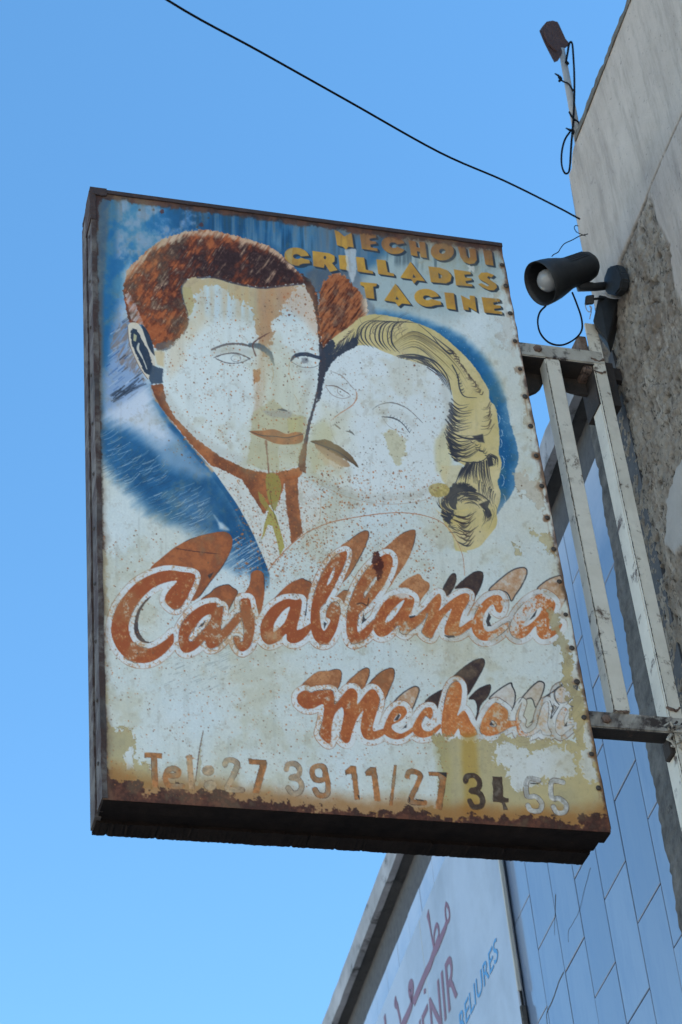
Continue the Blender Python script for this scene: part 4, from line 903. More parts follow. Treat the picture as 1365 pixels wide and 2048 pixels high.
    for it in tel:
        if it[0] == 'f': w, d = P.sd(it[1], 4)
        else: w, d = P.line(smooth(it[1], False, 4), it[3] * 1.16, 4)
        d = d + 1.2 * P.n4[w] + 1.2 * P.n12[w]
        g = clamp(.5 + 2.5 * P.n12[w] + 1.4 * P.n4[w])
        c = mix(it[2] * 1.12, it[2] * .84, g)
        c = mix(c, rgb(188, 188, 182), clamp((P.n12[w] + .7 * P.n40[w]) * 1.3))
        P.put(w, sstep(-.7, .7, d) * .95, c, .75, .4, 6)
        P.put(w, sstep(1.0, .2, np.abs(d)) * clamp(.35 + 2.5 * P.n12[w]) * .9, rgb(66, 46, 38), .8)
    P.stroke(T1([(625, 95), (585, 300), (555, 560)]), [1.2, 2, 1.6], rgb(92, 58, 40), .95, .6)
    P.fill(T1([(628, 110), (600, 300), (610, 360), (590, 520), (575, 600), (556, 600), (560, 520), (590, 290)]), rgb(166, 160, 138), .8, .7, 3, 'n4')
    for q in (T2([(750, 500), (770, 505), (775, 540), (760, 535)]), T2([(1218, 520), (1230, 525), (1232, 575), (1222, 570)]), T2([(1280, 535), (1360, 550), (1350, 560), (1290, 552)]), T3([(190, 178), (260, 180), (255, 220)]), T3([(920, 260), (995, 268), (990, 275), (930, 272)])):
        P.fill(q, rgb(52, 50, 52), .9, .6, .6, 'n4')
    # rusty right edge and left edge chipping
    rx = 1002 + .1877 * (Y - 489.6) - X
    P.put(ALL, sstep(9, 0, rx - 12 * P.n12 - 10 * (P.n40 - .06)) * .8, mix(rgb(112, 76, 52), rgb(72, 52, 46), clamp(.5 + 3 * P.n12)), .9)
    lx = X - (183.7 + .0183 * (Y - 380))
    P.put(ALL, sstep(24, 2, lx + 14 * P.n12 + 14 * P.n40) * .6, rgb(112, 92, 74), .8)
    P.put(ALL, sstep(13, 5, lx + 12 * P.n12 + 8 * P.n4) * .9, mix(rgb(92, 74, 64), rgb(56, 42, 38), clamp(.5 + 2.5 * P.n40)), .85)
    P.put(ALL, sstep(22, 12, lx + 16 * P.n12 + 5 * P.n4) * sstep(.0, .08, P.n40) * sstep(1060, 1100, Y) * .8, rgb(150, 138, 116), .7)
    for x, y in ((1004, 530.6), (1012, 572.7), (1020.4, 627.7), (1030, 683), (1040, 739), (1050, 794), (1061.5, 853), (1072.3, 912.5), (1083.5, 973), (1094.5, 1036.5), (1107.2, 1099), (1118.7, 1164), (1131.5, 1230), (1143.7, 1297), (1154, 1364.5), (1168, 1435.5), (1183, 1509), (1197, 1576.7)):
        r = rs.uniform(5, 9)                             # rust bleeding from each screw
        P.fill([(x + r * np.cos(t), y + r * .9 * np.sin(t)) for t in np.linspace(0, 5.6, 8)], rgb(116, 78, 50), rs.uniform(.3, .75), 3.5, 7, 'n12', rough=.85)
        L = rs.uniform(12, 46)
        P.stroke([(x, y), (x + L * .16, y + L)], [rs.uniform(3, 6), 2.5, .6], rgb(124, 88, 56), rs.uniform(.15, .5), 2, 2, 'n12')
    # top left corner bare metal and rust
    P.fill([(180, 376), (232, 384), (222, 402), (206, 396), (196, 412), (198, 460), (186, 470), (180, 420)], rgb(64, 48, 46), .9, 1.5, 4, 'n4', rough=.9)
    # small chips on the blue
    for x, y, r in ((280, 420, 3), (325, 423, 6), (308, 420, 3), (418, 436, 3), (403, 450, 6), (395, 455, 3)):
        P.fill([(x + r * np.cos(t) * (1 if k % 2 else .6), y + r * np.sin(t) * .8) for k, t in enumerate(np.linspace(0, 5.6, 7))], rgb(84, 44, 36) if r > 4 else rgb(70, 70, 66), .85, .8, 1, 'n4')
    # yellowed, grimy wash in irregular clouds
    grime = sstep(.04, .26, P.n120 * .9 + P.n40 * .7 + P.n12 * .3)
    P.put(ALL, grime * .22, rgb(168, 156, 120), None)
    fine = sstep(.10, .26, P.n12 * .8 + P.n4 * .6)
    P.put(ALL, fine * .16, rgb(132, 120, 100), None)
    P.fill([(505, 690), (560, 700), (620, 800), (610, 940), (500, 940), (515, 800)], rgb(184, 178, 142), .4, 26, 18, 'n40')
    P.fill([(640, 800), (700, 830), (690, 960), (630, 960)], rgb(186, 178, 140), .35, 22, 16, 'n40')
    P.fill([(330, 690), (372, 660), (372, 720), (340, 760)], rgb(196, 170, 128), .35, 12, 6, 'n40')
    P.fill([(370, 650), (400, 600), (420, 640), (380, 690)], rgb(192, 168, 124), .35, 12, 6, 'n40')
    # ------------------------------------------------ rust freckles
    def freckle(n, x0, x1, y0, y1, dens, rmax=1.9, pal=(rgb(176, 118, 72), rgb(150, 100, 66), rgb(122, 92, 70))):
        xs = rs.uniform(x0, x1, n); ys = rs.uniform(y0, y1, n)
        k = np.array([dens(a, b) for a, b in zip(xs, ys)]) > rs.uniform(0, 1, n)
        xs, ys = xs[k], ys[k]; m = len(xs)
        P.dots(xs, ys, (.3 + .7 * rs.uniform(0, 1, m) ** 3) * rmax, [pal[i] for i in rs.randint(0, len(pal), m)], rs.uniform(.35, .9, m))
    cl = lambda a, b: vnoise(np.array([a / 40.]), np.array([b / 40.]), 91)[0]
    freckle(4600, 205, 900, 1000, 1600, lambda a, b: (.25 + .9 * cl(a, b)) * (b > 1150 or a > 470 or b > 1060))
    freckle(2600, 470, 880, 940, 1180, lambda a, b: (1.1 - (a - 470) / 700.) * (.4 + .8 * cl(a, b)), 2.2)
    freckle(2200, 330, 640, 585, 930, lambda a, b: .7 * cl(a, b) + .25)
    freckle(1700, 640, 900, 700, 1000, lambda a, b: .6 * cl(a, b) + .2, 1.5, (rgb(120, 104, 88), rgb(160, 116, 80), rgb(100, 88, 78)))
    freckle(1300, 880, 1200, 1080, 1560, lambda a, b: .3 + .3 * cl(a, b), 1.3, (rgb(120, 116, 106), rgb(140, 112, 84)))
    freckle(420, 200, 1200, 900, 1600, lambda a, b: .25, 1.6, (rgb(66, 62, 58), rgb(84, 60, 48)))
    freckle(1500, 420, 660, 930, 1140, lambda a, b: .8 * (a > 430 + (b - 946) * .55), 1.7)
    freckle(60, 640, 900, 720, 950, lambda a, b: .4, 2.6, (rgb(112, 66, 44),))
    freckle(70, 560, 640, 580, 640, lambda a, b: .7, 2.6, (rgb(96, 54, 40), rgb(160, 98, 62)))
    # warm bleed under the fringe
    P.fill([(560, 575), (625, 572), (642, 640), (640, 680), (600, 630), (570, 610)], rgb(190, 140, 98), .35, 10, 6, 'n40')
    # general dirt runs
    P.put(ALL, clamp(-streak * 2.4 - .35) * .2, rgb(120, 116, 104))
    P.col += P.n2[..., None] * .02
    return P
# ================================================================ setting
bm = bmesh.new()
v = [bm.verts.new(p) for p in ((-300, -300, 0), (300, -300, 0), (300, 300, 0), (-300, 300, 0))]; bm.faces.new(v)
ground = obj('ground', bm, M['ground']); tag(ground, 'paved street far below the sign', None, None, 'structure')

# ---------------------------------------------------------------- near building
nb = empty('plastered_building', tuple(NEAR.pt(-2, 0)), 'grey plastered building whose wall carries the spotlight and the sign bracket', 'building')
ZR = 7.13
bm = bmesh.new(); wbox(bm, NEAR, -6.0, -.06, -3.5, -.06, 0, ZR - .02)
obj('building_mass', bm, M['plaster'], nb)
bm = bmesh.new(); wbox(bm, NEAR, -7.0, -.1, -5.5, -1.6, ZR - .01, 10.5); obj('unseen_sun_block', bm, M['plaster'], nb)  # block added out of view so its shadow covers sign and wall
# weathered wall face, real relief: stripped render, cracks, pits
NS, NZ = 330, 620
S = np.linspace(-1.25, .18, NS); Zc = np.linspace(4.55, ZR, NZ)
SS, ZZ = np.meshgrid(S, Zc)
WP = Painter(SS * 1000, -ZZ * 1000, lambda x, y: ((x / 1000 + 1.25) / 1.43 * (NS - 1), (-y / 1000 - 4.55) / (ZR - 4.55) * (NZ - 1)))
def wpx(pts): return [(a * 1000, -b * 1000) for a, b in (NEAR.sz(x, y) for x, y in pts)]
strip = np.zeros(SS.shape, np.float32); pale = np.zeros(SS.shape, np.float32)
n30 = fbm(SS * 1000, ZZ * 700, 60, 5, 5) - .5; n8 = fbm(SS * 1000, ZZ * 800, 14, 15, 3) - .5
nb100 = fbm(SS * 1000, ZZ * 1000, 200, 25, 4) - .5
w, d = WP.sd(wpx([(1180, 640), (1215, 575), (1243, 513), (1272, 448), (1300, 385), (1312, 440), (1331, 490), (1343, 540), (1352, 597), (1372, 640), (1420, 760), (1500, 1000), (1500, 1900), (1150, 1900), (1100, 1300), (1100, 700)]), 60)
strip[w] = sstep(-14, 14, d + 70 * n30[w] + 22 * n8[w])
w, d = WP.sd(wpx([(1375, 890), (1343, 948), (1332, 1005), (1331, 1085), (1349, 1106), (1380, 1075), (1420, 1000), (1420, 880)]), 40)
pale[w] = sstep(-10, 10, d + 34 * n30[w] + 14 * n8[w])
strip = strip * (1 - pale)
crk = np.zeros(SS.shape, np.float32)
w, d = WP.line(wpx([(1420, 105), (1365, 226), (1330, 304), (1296, 385), (1262, 470), (1240, 520)]), 4.0, 20)
crk[w] = sstep(-3, 1, d + 7 * n8[w])
pits = sstep(.16, .3, fbm(SS * 1000, ZZ * 600, 22, 44, 3) - .5) * strip
n4w = fbm(SS * 1000, ZZ * 600, 9, 65, 2) - .5
off = .0035 * nb100 + .0012 * n8 + strip * (-.009 + .018 * n30 + .016 * n8 + .008 * n4w) - crk * .007 - pits * .016
# rounded parapet end at the corner
ztop = ZR - .05 * np.clip((np.minimum(SS, 0) + .06) / .06, 0, 1) ** 2.5
Zm = 4.55 + (ZZ - 4.55) * (ztop - 4.55) / (ZR - 4.55)
cpt = sorted((NEAR.sz(x, y)[::-1] for x, y in ((1138, 346), (1152.5, 434), (1164, 495), (1180, 570))))
sc = np.interp(Zm, [q[0] for q in cpt], [q[1] for q in cpt]); print('corner', cpt)
SX = np.where(Zm > 6.40, np.minimum(SS, sc), SS)          # above the neighbour's roof the wall stops at its corner
co = NEAR.P[None, None] + NEAR.d * SX[..., None] + NEAR.n * off[..., None] + np.array([0, 0, 1.0]) * Zm[..., None]
def grid_faces(h, w):
    i = np.arange((h - 1) * (w - 1)); r = i // (w - 1); c = i % (w - 1); a = r * w + c
    return np.stack([a, a + 1, a + w + 1, a + w], 1)
def np_mesh(name, co, faces, mat, parent, smooth=True):
    me = bpy.data.meshes.new(name)
    me.vertices.add(len(co)); me.vertices.foreach_set('co', co.astype(np.float32).ravel())
    me.loops.add(faces.size); me.loops.foreach_set('vertex_index', faces.astype(np.int32).ravel())
    me.polygons.add(len(faces)); me.polygons.foreach_set('loop_start', np.arange(0, faces.size, 4, dtype=np.int32))
    try: me.polygons.foreach_set('loop_total', np.full(len(faces), 4, np.int32))
    except Exception: pass
    me.update(calc_edges=True)
    if smooth: me.polygons.foreach_set('use_smooth', np.ones(len(faces), bool))
    me.materials.append(mat)
    return me, link(bpy.data.objects.new(name, me), parent)
def fattr(me, name, a):
    at_ = me.attributes.new(name, 'FLOAT', 'POINT'); at_.data.foreach_set('value', np.ascontiguousarray(a, np.float32).ravel())
me, wall_o = np_mesh('wall', co.reshape(-1, 3), grid_faces(NZ, NS)[:, ::-1], M['wall'], nb)
fattr(me, 'strip', strip); fattr(me, 'pale', pale); fattr(me, 'crack', np.clip(crk * sstep(-.12, .12, n30 + .08) + .8 * pits, 0, 1))
wall_o['label'] = 'weathered plaster wall face with crumbling stripped render'
bm = bmesh.new(); wbox(bm, NEAR, -6.0, .16, -.062, .0005, 0, 4.549); o = obj('lower_wall', bm, M['wall'], nb)
bm = bmesh.new(); wbox(bm, NEAR, -6.0, -1.2505, -.062, .0005, 4.55, ZR); obj('side_wall', bm, M['wall'], nb)
# ragged roof slab edge
bm = bmesh.new(); n = 160; prev = None
for i in range(n + 1):
    s = -3.2 + (3.2 - .075) * i / n
    h = .034 + random.uniform(-.004, .003) - (.008 if random.random() < .08 else 0); o = .004 + random.uniform(-.001, .002)
    ring = [bm.verts.new(NEAR.pt(s, ZR - .002, o)), bm.verts.new(NEAR.pt(s, ZR + h, o - .004)), bm.verts.new(NEAR.pt(s, ZR + h, -.5)), bm.verts.new(NEAR.pt(s, ZR - .002, -.5))]
    if prev:
        for k in range(4): bm.faces.new((prev[k], prev[(k + 1) % 4], ring[(k + 1) % 4], ring[k]))
    else: bm.faces.new(ring)
    prev = ring
bm.faces.new(prev[::-1])
obj('roof_edge', bm, M['roof_edge'], nb)
# bare cement strip where the tiling stops, with a ragged outer edge
bm = bmesh.new(); prev = None; n = 240
for i in range(n + 1):
    z = 2.0 + (6.42 - 2.0) * i / n
    e = np.interp(z, [3.9, 4.42, 5.01, 5.12, 5.6, 6.07, 6.4], [.40, .388, .362, .372, .335, .292, .285]) + random.uniform(-.006, .006) + .006 * math.sin(z * 23)
    ring = [bm.verts.new(FAR.pt(.14, z, .0)), bm.verts.new(FAR.pt(e, z, .004 + random.uniform(-.001, .002))), bm.verts.new(FAR.pt(e, z, -.02)), bm.verts.new(FAR.pt(.14, z, -.02))]
    if prev:
        for k in range(4): bm.faces.new((prev[k], prev[(k + 1) % 4], ring[(k + 1) % 4], ring[k]))
    else: bm.faces.new(ring)
    prev = ring
bm.faces.new(prev[::-1])
o = obj('cement_strip', bm, M['dark_cement'], nb); o['label'] = 'dark bare cement strip beside the tiles'

# ---------------------------------------------------------------- far building, tiled
fb = empty('tiled_building', tuple(FAR.pt(3, 0)), 'lower building clad in glossy pale blue tiles under a stained concrete cornice', 'building')
ZS = 6.235
bm = bmesh.new(); wbox(bm, FAR, .02, 14, -4, -.006, 0, ZS + .02); facade = obj('facade', bm, M['grout'], fb)
TW, TH, GAP = .2305, .4135, .005
bm = bmesh.new()
w_, h_, b_ = TW - GAP, TH - GAP, .0016
ring = lambda x0, x1, z0, z1, o: [bm.verts.new((x0, o, z0)), bm.verts.new((x1, o, z0)), bm.verts.new((x1, o, z1)), bm.verts.new((x0, o, z1))]
r0 = ring(0, w_, 0, h_, 0); r1 = ring(0, w_, 0, h_, .006 - b_); r2 = ring(b_, w_ - b_, b_, h_ - b_, .006)
for a, b in ((r0, r1), (r1, r2)):
    for k in range(4): bm.faces.new((a[k], a[(k + 1) % 4], b[(k + 1) % 4], b[k]))
bm.faces.new(r2)
bmesh.ops.recalc_face_normals(bm, faces=bm.faces[:])
tile_me = bpy.data.meshes.new('tile'); bm.to_mesh(tile_me); bm.free(); tile_me.materials.append(M['tile'])
half_me = tile_me.copy()
for vv in half_me.vertices:
    if vv.co.z > h_ / 2: vv.co.z -= TH / 2
S0 = .2425
base_m = Matrix(((FAR.d[0], FAR.n[0], 0, 0), (FAR.d[1], FAR.n[1], 0, 0), (0, 0, 1, 0), (0, 0, 0, 1)))
frnd = random.Random(3)
for c in range(0, 24):
    s = S0 + c * TW
    zref = 5.0285 if c % 2 == 1 else 4.8235
    for r in range(-3, 4):
        z0 = zref + r * TH
        z1 = z0 + TH
        me_t = tile_me
        if z0 > ZS - .02: continue
        if z1 > ZS + .005:
            me_t = half_me
            if z0 + TH / 2 > ZS + .02: continue
        zlow = 3.75 + .0 * c
        if z1 < zlow: continue
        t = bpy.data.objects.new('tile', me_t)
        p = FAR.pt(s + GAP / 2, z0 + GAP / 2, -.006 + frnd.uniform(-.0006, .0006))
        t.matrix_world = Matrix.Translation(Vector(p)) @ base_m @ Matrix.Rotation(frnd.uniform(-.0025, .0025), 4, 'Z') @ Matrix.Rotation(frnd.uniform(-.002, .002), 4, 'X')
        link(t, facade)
# hairline cracks across the tiles
def ribbon(bm, pl, pts, wd, off, thick=.0006):
    prev = None; n = len(pts)
    for i, (s, z) in enumerate(pts):
        a = np.array(pts[max(i - 1, 0)]); b = np.array(pts[min(i + 1, n - 1)]); t = b - a; t = t / (np.linalg.norm(t) + 1e-9); nn = np.array([-t[1], t[0]])
        k = wd if not hasattr(wd, '__len__') else np.interp(i / (n - 1), np.linspace(0, 1, len(wd)), wd)
        l = np.array([s, z]) + nn * k / 2; r = np.array([s, z]) - nn * k / 2
        ring = [bm.verts.new(pl.pt(*l, off + thick)), bm.verts.new(pl.pt(*r, off + thick)), bm.verts.new(pl.pt(*r, off)), bm.verts.new(pl.pt(*l, off))]
        if prev:
            for q in range(4): bm.faces.new((prev[q], prev[(q + 1) % 4], ring[(q + 1) % 4], ring[q]))
        else: bm.faces.new(ring)
        prev = ring
    bm.faces.new(prev[::-1])
for pts, wd in (([(1128, 1945), (1118, 1965), (1110, 1990), (1099, 2015), (1094, 2030), (1096, 2050)], .006), ([(1182, 1735), (1172, 1770), (1160, 1818), (1150, 1840), (1138, 1862), (1138, 1885)], .0012), ([(1112, 1790), (1111, 1820), (1110, 1870)], [.006, .004, .001])):
    bm = bmesh.new(); P2 = [FAR.sz(x, y) for x, y in pts]; P2 = [tuple(q) for q in smooth(P2, False, 4)]
    P2 = [(a + random.uniform(-.002, .002), b + random.uniform(-.002, .002)) for a, b in P2]
    ribbon(bm, FAR, P2, wd, .0005); obj('crack', bm, M['grout'], facade)
# cornice
def protr(px, py, z):                     # how far out of the wall a point seen there at height z stands
    r = ray(px, py); q = CAM + r * (z - CAM[2]) / r[2]
    return float(np.dot(q - FAR.P, FAR.n)), float(np.dot(q - FAR.P, FAR.d))
e1 = (protr(793.6, 1705, ZS)[0] + protr(664, 2047, ZS)[0]) / 2
lo, hi = ZS, ZS + .6
for _ in range(40):
    mid = (lo + hi) / 2
    if protr(773, 1705, mid)[0] > e1: lo = mid
    else: hi = mid
ZT = lo
print('cornice', e1, ZT)
cor = empty_part = None
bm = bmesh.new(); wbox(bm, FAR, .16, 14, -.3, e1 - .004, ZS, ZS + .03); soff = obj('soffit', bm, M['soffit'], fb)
bm = bmesh.new(); prev = None; n = 120
for i in range(n + 1):
    s = .155 + 13.8 * (i / n) ** 1.6
    j = random.uniform(-.004, .004)
    ring = [bm.verts.new(FAR.pt(s, ZS - .004 + j * .6, e1 - .03)), bm.verts.new(FAR.pt(s, ZS - .004 + j, e1)), bm.verts.new(FAR.pt(s, ZT + random.uniform(-.004, .003), e1 + j * .3)), bm.verts.new(FAR.pt(s, ZT, -.3)), bm.verts.new(FAR.pt(s, ZS + .031, -.3)), bm.verts.new(FAR.pt(s, ZS + .031, e1 - .03))]
    if prev:
        for k in range(6): bm.faces.new((prev[k], prev[(k + 1) % 6], ring[(k + 1) % 6], ring[k]))
    else: bm.faces.new(ring)
    prev = ring
bm.faces.new(prev[::-1])
o = obj('cornice', bm, M['cornice'], fb); o['label'] = 'stained concrete roof cornice'

# ---------------------------------------------------------------- shop sign on the tiled front
SO = .13
sR = FAR.sz(1012, 1722)[0]
fa, fz = FAR.sz(1020, 1860)
# box depth from where its front edge is seen
lo, hi = 0.0, .5
for _ in range(40):
    mid = (lo + hi) / 2; p = FAR.pt(sR + .015, 5.49, mid); vcam = ROT.T @ (p - CAM); px = 682.5 + FPX * vcam[0] / vcam[2]
    if px > 996: lo = mid
    else: hi = mid
SO = lo; print('shop sign depth', SO, 's', sR)
top_a = FAR.sz(880, 1727, SO); top_b = FAR.sz(768, 2017, SO); print('panel top', top_a, top_b)
PT = (top_a[1] + top_b[1]) / 2
sh = empty('shop_sign', tuple(FAR.pt(sR + 2, 4.5)), 'white shop sign box with mauve and blue lettering on the tiled wall', 'sign')
bm = bmesh.new(); wbox(bm, FAR, sR + .006, sR + 5, .004, SO, 4.2, PT); bevel(bm, .004, 1); pan = obj('panel', bm, M['shop_white'], sh)
zc = FAR.sz(1038, 2007)[1]
bm = bmesh.new(); wbox(bm, FAR, sR - .004, sR + .0055, .012, SO + .002, zc, PT - .002); bevel(bm, .002, 1); obj('side_trim', bm, M['shop_frame'], sh)
bm = bmesh.new(); wbox(bm, FAR, sR - .001, sR + .0055, .012, SO - .006, 4.3, zc - .001); obj('side_gap', bm, M['groove'], sh)
bm = bmesh.new(); wbox(bm, FAR, sR - .006, sR + .0058, .006, SO + .003, zc - .30, zc - .055); bevel(bm, .004, 1); obj('lower_trim', bm, M['dark_cement'], sh)
for k in (1.15, 2.4):
    bm = bmesh.new(); wbox(bm, FAR, sR + k, sR + k + .004, SO - .002, SO + .0006, 4.25, PT - .006); obj('panel_joint', bm, M['shop_frame'], sh)
def text_part(txt, mat, s_right, z_base, height, width, shear, parent):
    cu = bpy.data.curves.new('lettering', 'FONT'); cu.body = txt; cu.size = 1; cu.shear = shear; cu.extrude = 0; cu.resolution_u = 3
    cu.offset = .006
    to = bpy.data.objects.new('tmp_text', cu); COL.objects.link(to)
    dg = bpy.context.evaluated_depsgraph_get(); me = bpy.data.meshes.new_from_object(to.evaluated_get(dg))
    bpy.data.objects.remove(to); bpy.data.curves.remove(cu)
    xs = [q.co.x for q in me.vertices]; ys = [q.co.y for q in me.vertices]
    x1, y0 = max(xs), min(ys); sx = width / (x1 - min(xs)); sy = height / (max(ys) - y0)
    for q in me.vertices:
        q.co = Vector(FAR.pt(s_right + (x1 - q.co.x) * sx, z_base + (q.co.y - y0) * sy, SO + .0015))
    me.materials.clear(); me.materials.append(mat)
    return link(bpy.data.objects.new('lettering', me), parent)
a = FAR.sz(999, 1914, SO); b = FAR.sz(993, 1878, SO); c2 = FAR.sz(922, 2042, SO); print('RELIURES', a, b, c2)
zb = FAR.sz(997, 1924, SO)[1]; zt = FAR.sz(997, 1876, SO)[1]
o = text_part('RELIURES', M['letter_blue'], a[0], a[1] - .0, max(b[1] - a[1], .08), (c2[0] - a[0]) * 1.04, .12, sh); o['label'] = 'pale blue capital lettering'
a = FAR.sz(916, 1990, SO); b = FAR.sz(903, 1913, SO); c2 = FAR.sz(846, 2040, SO); print('VENIR', a, b, c2)
zb = a[1]
o = text_part('VENIR', M['mauve'], a[0], a[1], b[1] - a[1] + .02, 0.74, .15, sh); o['label'] = 'mauve capital lettering'
Z3 = lambda pts: [FAR.sz(620 + x / 2.967, 1680 + y / 2.967, SO) for x, y in pts]
for pts, wd in (([(812, 372), (806, 400), (806, 440), (815, 488), (830, 460), (826, 410), (812, 380)], .022), ([(815, 480), (805, 520), (785, 570), (755, 640), (738, 670), (715, 740), (690, 790), (665, 850), (640, 910), (620, 962)], [.03, .045, .05, .05, .05]),
                ([(700, 432), (708, 470), (716, 520), (728, 590), (738, 640)], [.05, .03, .015, .03]), ([(738, 640), (738, 570), (752, 505), (765, 525), (765, 570), (745, 630)], .025), ([(622, 960), (600, 930), (592, 880), (604, 852), (612, 880), (606, 930), (606, 970), (585, 1030), (560, 1085), (540, 1130)], [.03, .05, .05, .04, .05, .06]),
                ([(683, 882), (684, 912)], .04), ([(513, 935), (508, 968), (520, 985), (530, 1030), (540, 1080)], [.03, .05, .03, .03]), ([(445, 1040), (450, 1090), (452, 1140)], .04)):
    wd = wd * .8 if not hasattr(wd, '__len__') else [k * .8 for k in wd]; q = Z3(pts); q = [tuple(k) for k in (smooth(q, False, 4) if len(q) > 2 else np.array(q))]
    bm = bmesh.new(); ribbon(bm, FAR, q, wd, SO + .0008 + .0004 * random.random(), .0008); obj('lettering', bm, M['mauve'], sh)

# ================================================================ hanging sign
SW, Z0, Z1, DEP = 1.3, 4.42567138, 6.57229511, .145
sg = empty('hanging_sign', (SW / 2, DEP / 2, Z0), 'rusty hand painted sign with a couple and orange script lettering', 'sign')
GU, GV = 740, 1090
U, V = np.meshgrid(np.linspace(0, SW, GU), np.linspace(Z1, Z0, GV))
dx, dy, dz = U - CAM[0], -CAM[1] + 0 * U, V - CAM[2]
cx = ROT[0, 0] * dx + ROT[1, 0] * dy + ROT[2, 0] * dz
cy = ROT[0, 1] * dx + ROT[1, 1] * dy + ROT[2, 1] * dz
cz = ROT[0, 2] * dx + ROT[1, 2] * dy + ROT[2, 2] * dz
PX = 682.5 + FPX * cx / cz; PY = 1024 + FPX * cy / cz        # layout coordinates of the picture on the sheet
def inv(px, py):
    r = ray(px, py); q = CAM + r * (0 - CAM[1]) / r[1]
    return q[0] / SW * (GU - 1), (Z1 - q[2]) / (Z1 - Z0) * (GV - 1)
P = paint_sign(PX, PY, inv)
col = np.clip(P.col, 0, 1)
lin = np.where(col <= .04045, col / 12.92, ((col + .055) / 1.055) ** 2.4)
lin = (lin / .6) ** 1.14 * .6 * np.array(PAINT_GAIN, np.float32)
wav = (fbm(U * 1000, V * 1000, 320, 77, 3) - .5) * .011
edge = np.minimum.reduce([U, SW - U, V - Z0, Z1 - V]); wav = wav * np.clip(edge / .08, 0, 1)
yy = -wav - P.hgt * .0010 - (P.n12 * .0006)
co = np.stack([U, yy, V], -1).reshape(-1, 3)
faces = grid_faces(GV, GU)
lab = P.label.reshape(-1)[faces[:, 0]]
rgba = np.concatenate([np.clip(lin, 0, .9), np.ones((GV, GU, 1))], -1).astype(np.float32).reshape(-1, 4)
names = {0: ('painted_panel', 'worn white and blue enamel sheet with rust freckles'), 1: ('painted_portrait', 'faded painted man with rust brown hair'), 2: ('painted_portrait', 'faded painted woman with cream wavy hair'),
         3: ('lettering', 'gold block capitals with dark shadow'), 4: ('lettering', 'large orange script lettering across the middle'), 5: ('lettering', 'smaller orange script lettering fading to white'), 6: ('lettering', 'rusty telephone number along the bottom')}
for k, (nm, lb) in names.items():
    f = faces[lab == k]
    used = np.unique(f); remap = np.zeros(len(co), np.int64); remap[used] = np.arange(len(used))
    me, o = np_mesh(nm, co[used], remap[f], M['sign'], sg)
    ca = me.attributes.new('paint', 'FLOAT_COLOR', 'POINT'); ca.data.foreach_set('color', rgba[used].ravel())
    fattr(me, 'gloss', P.rough.reshape(-1)[used])
    o['label'] = lb
# box behind the sheet
bm = bmesh.new(); box(bm, .012, SW - .012, .024, DEP - .006, Z0 + .012, Z1 - .012); obj('case', bm, M['channel'], sg)
bm = bmesh.new(); box(bm, .006, SW - .006, DEP - .005, DEP, Z0 + .02, Z1 - .004); obj('back_panel', bm, M['channel'], sg)
def jag_box(bm, axis, a0, a1, b0, b1, c0, c1, n, amp, jb=0, jc=1, nick=0):
    """bar along x (axis 0) or z (axis 2) with uneven, corroded edges"""
    prev = None
    for i in range(n + 1):
        a = a0 + (a1 - a0) * i / n
        r = lambda: random.uniform(-amp, amp) * (6 if random.random() < nick else 1)
        cs = [(b0 + r() * jb, c0 + r() * jc), (b1 + r() * jb, c0 + r() * jc), (b1, c1), (b0, c1)]
        ring = [bm.verts.new((a, b, c) if axis == 0 else (b, c, a)) for b, c in cs]
        if prev:
            for k in range(4): bm.faces.new((prev[k], prev[(k + 1) % 4], ring[(k + 1) % 4], ring[k]))
        else: bm.faces.new(ring)
        prev = ring
    bm.faces.new(prev[::-1])
bm = bmesh.new(); jag_box(bm, 0, -.004, SW + .003, -.005, DEP, Z1 - .011, Z1 + .004, 60, .0012); obj('top_rim', bm, M['rust_dark'], sg)
# left side: two folded rails with a dark groove between
bm = bmesh.new(); jag_box(bm, 2, Z0 + .004, Z1 - .012, -.003, .011, -.003, .062, 50, .0012, 1, 0); obj('side_rail', bm, M['channel'], sg)
bm = bmesh.new(); box(bm, .004, .0115, .0625, .0815, Z0 + .01, Z1 - .012); obj('side_groove', bm, M['groove'], sg)
bm = bmesh.new(); jag_box(bm, 2, Z0 + .002, Z1 - .03, -.005, .011, .082, DEP + .002, 50, .0015, 1, 0); obj('side_rail', bm, M['channel'], sg)
bm = bmesh.new(); jag_box(bm, 2, Z1 - .13, Z1 - .0115, -.0075, .010, -.0055, .075, 18, .0022, 1, .4); obj('corner_plate', bm, M['rust_dark'], sg)
bm = bmesh.new(); jag_box(bm, 0, -.006, .045, -.0062, .07, Z1 - .022, Z1 + .008, 12, .0025, .3, 1); obj('corner_plate', bm, M['rust_dark'], sg)
# underside: three folded lips
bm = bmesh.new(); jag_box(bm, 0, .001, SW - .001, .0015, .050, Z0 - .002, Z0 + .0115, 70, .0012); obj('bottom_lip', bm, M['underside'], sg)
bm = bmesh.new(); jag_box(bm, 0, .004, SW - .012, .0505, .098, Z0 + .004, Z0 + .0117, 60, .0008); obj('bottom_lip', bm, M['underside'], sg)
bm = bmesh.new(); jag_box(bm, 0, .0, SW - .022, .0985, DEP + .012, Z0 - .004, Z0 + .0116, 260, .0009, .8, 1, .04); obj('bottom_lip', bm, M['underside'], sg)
bm = bmesh.new(); jag_box(bm, 2, Z0 + .012, Z1 - .012, SW - .0115, SW + .002, .0015, .05, 60, .0015, 1, 0); obj('side_rail', bm, M['rust_dark'], sg)
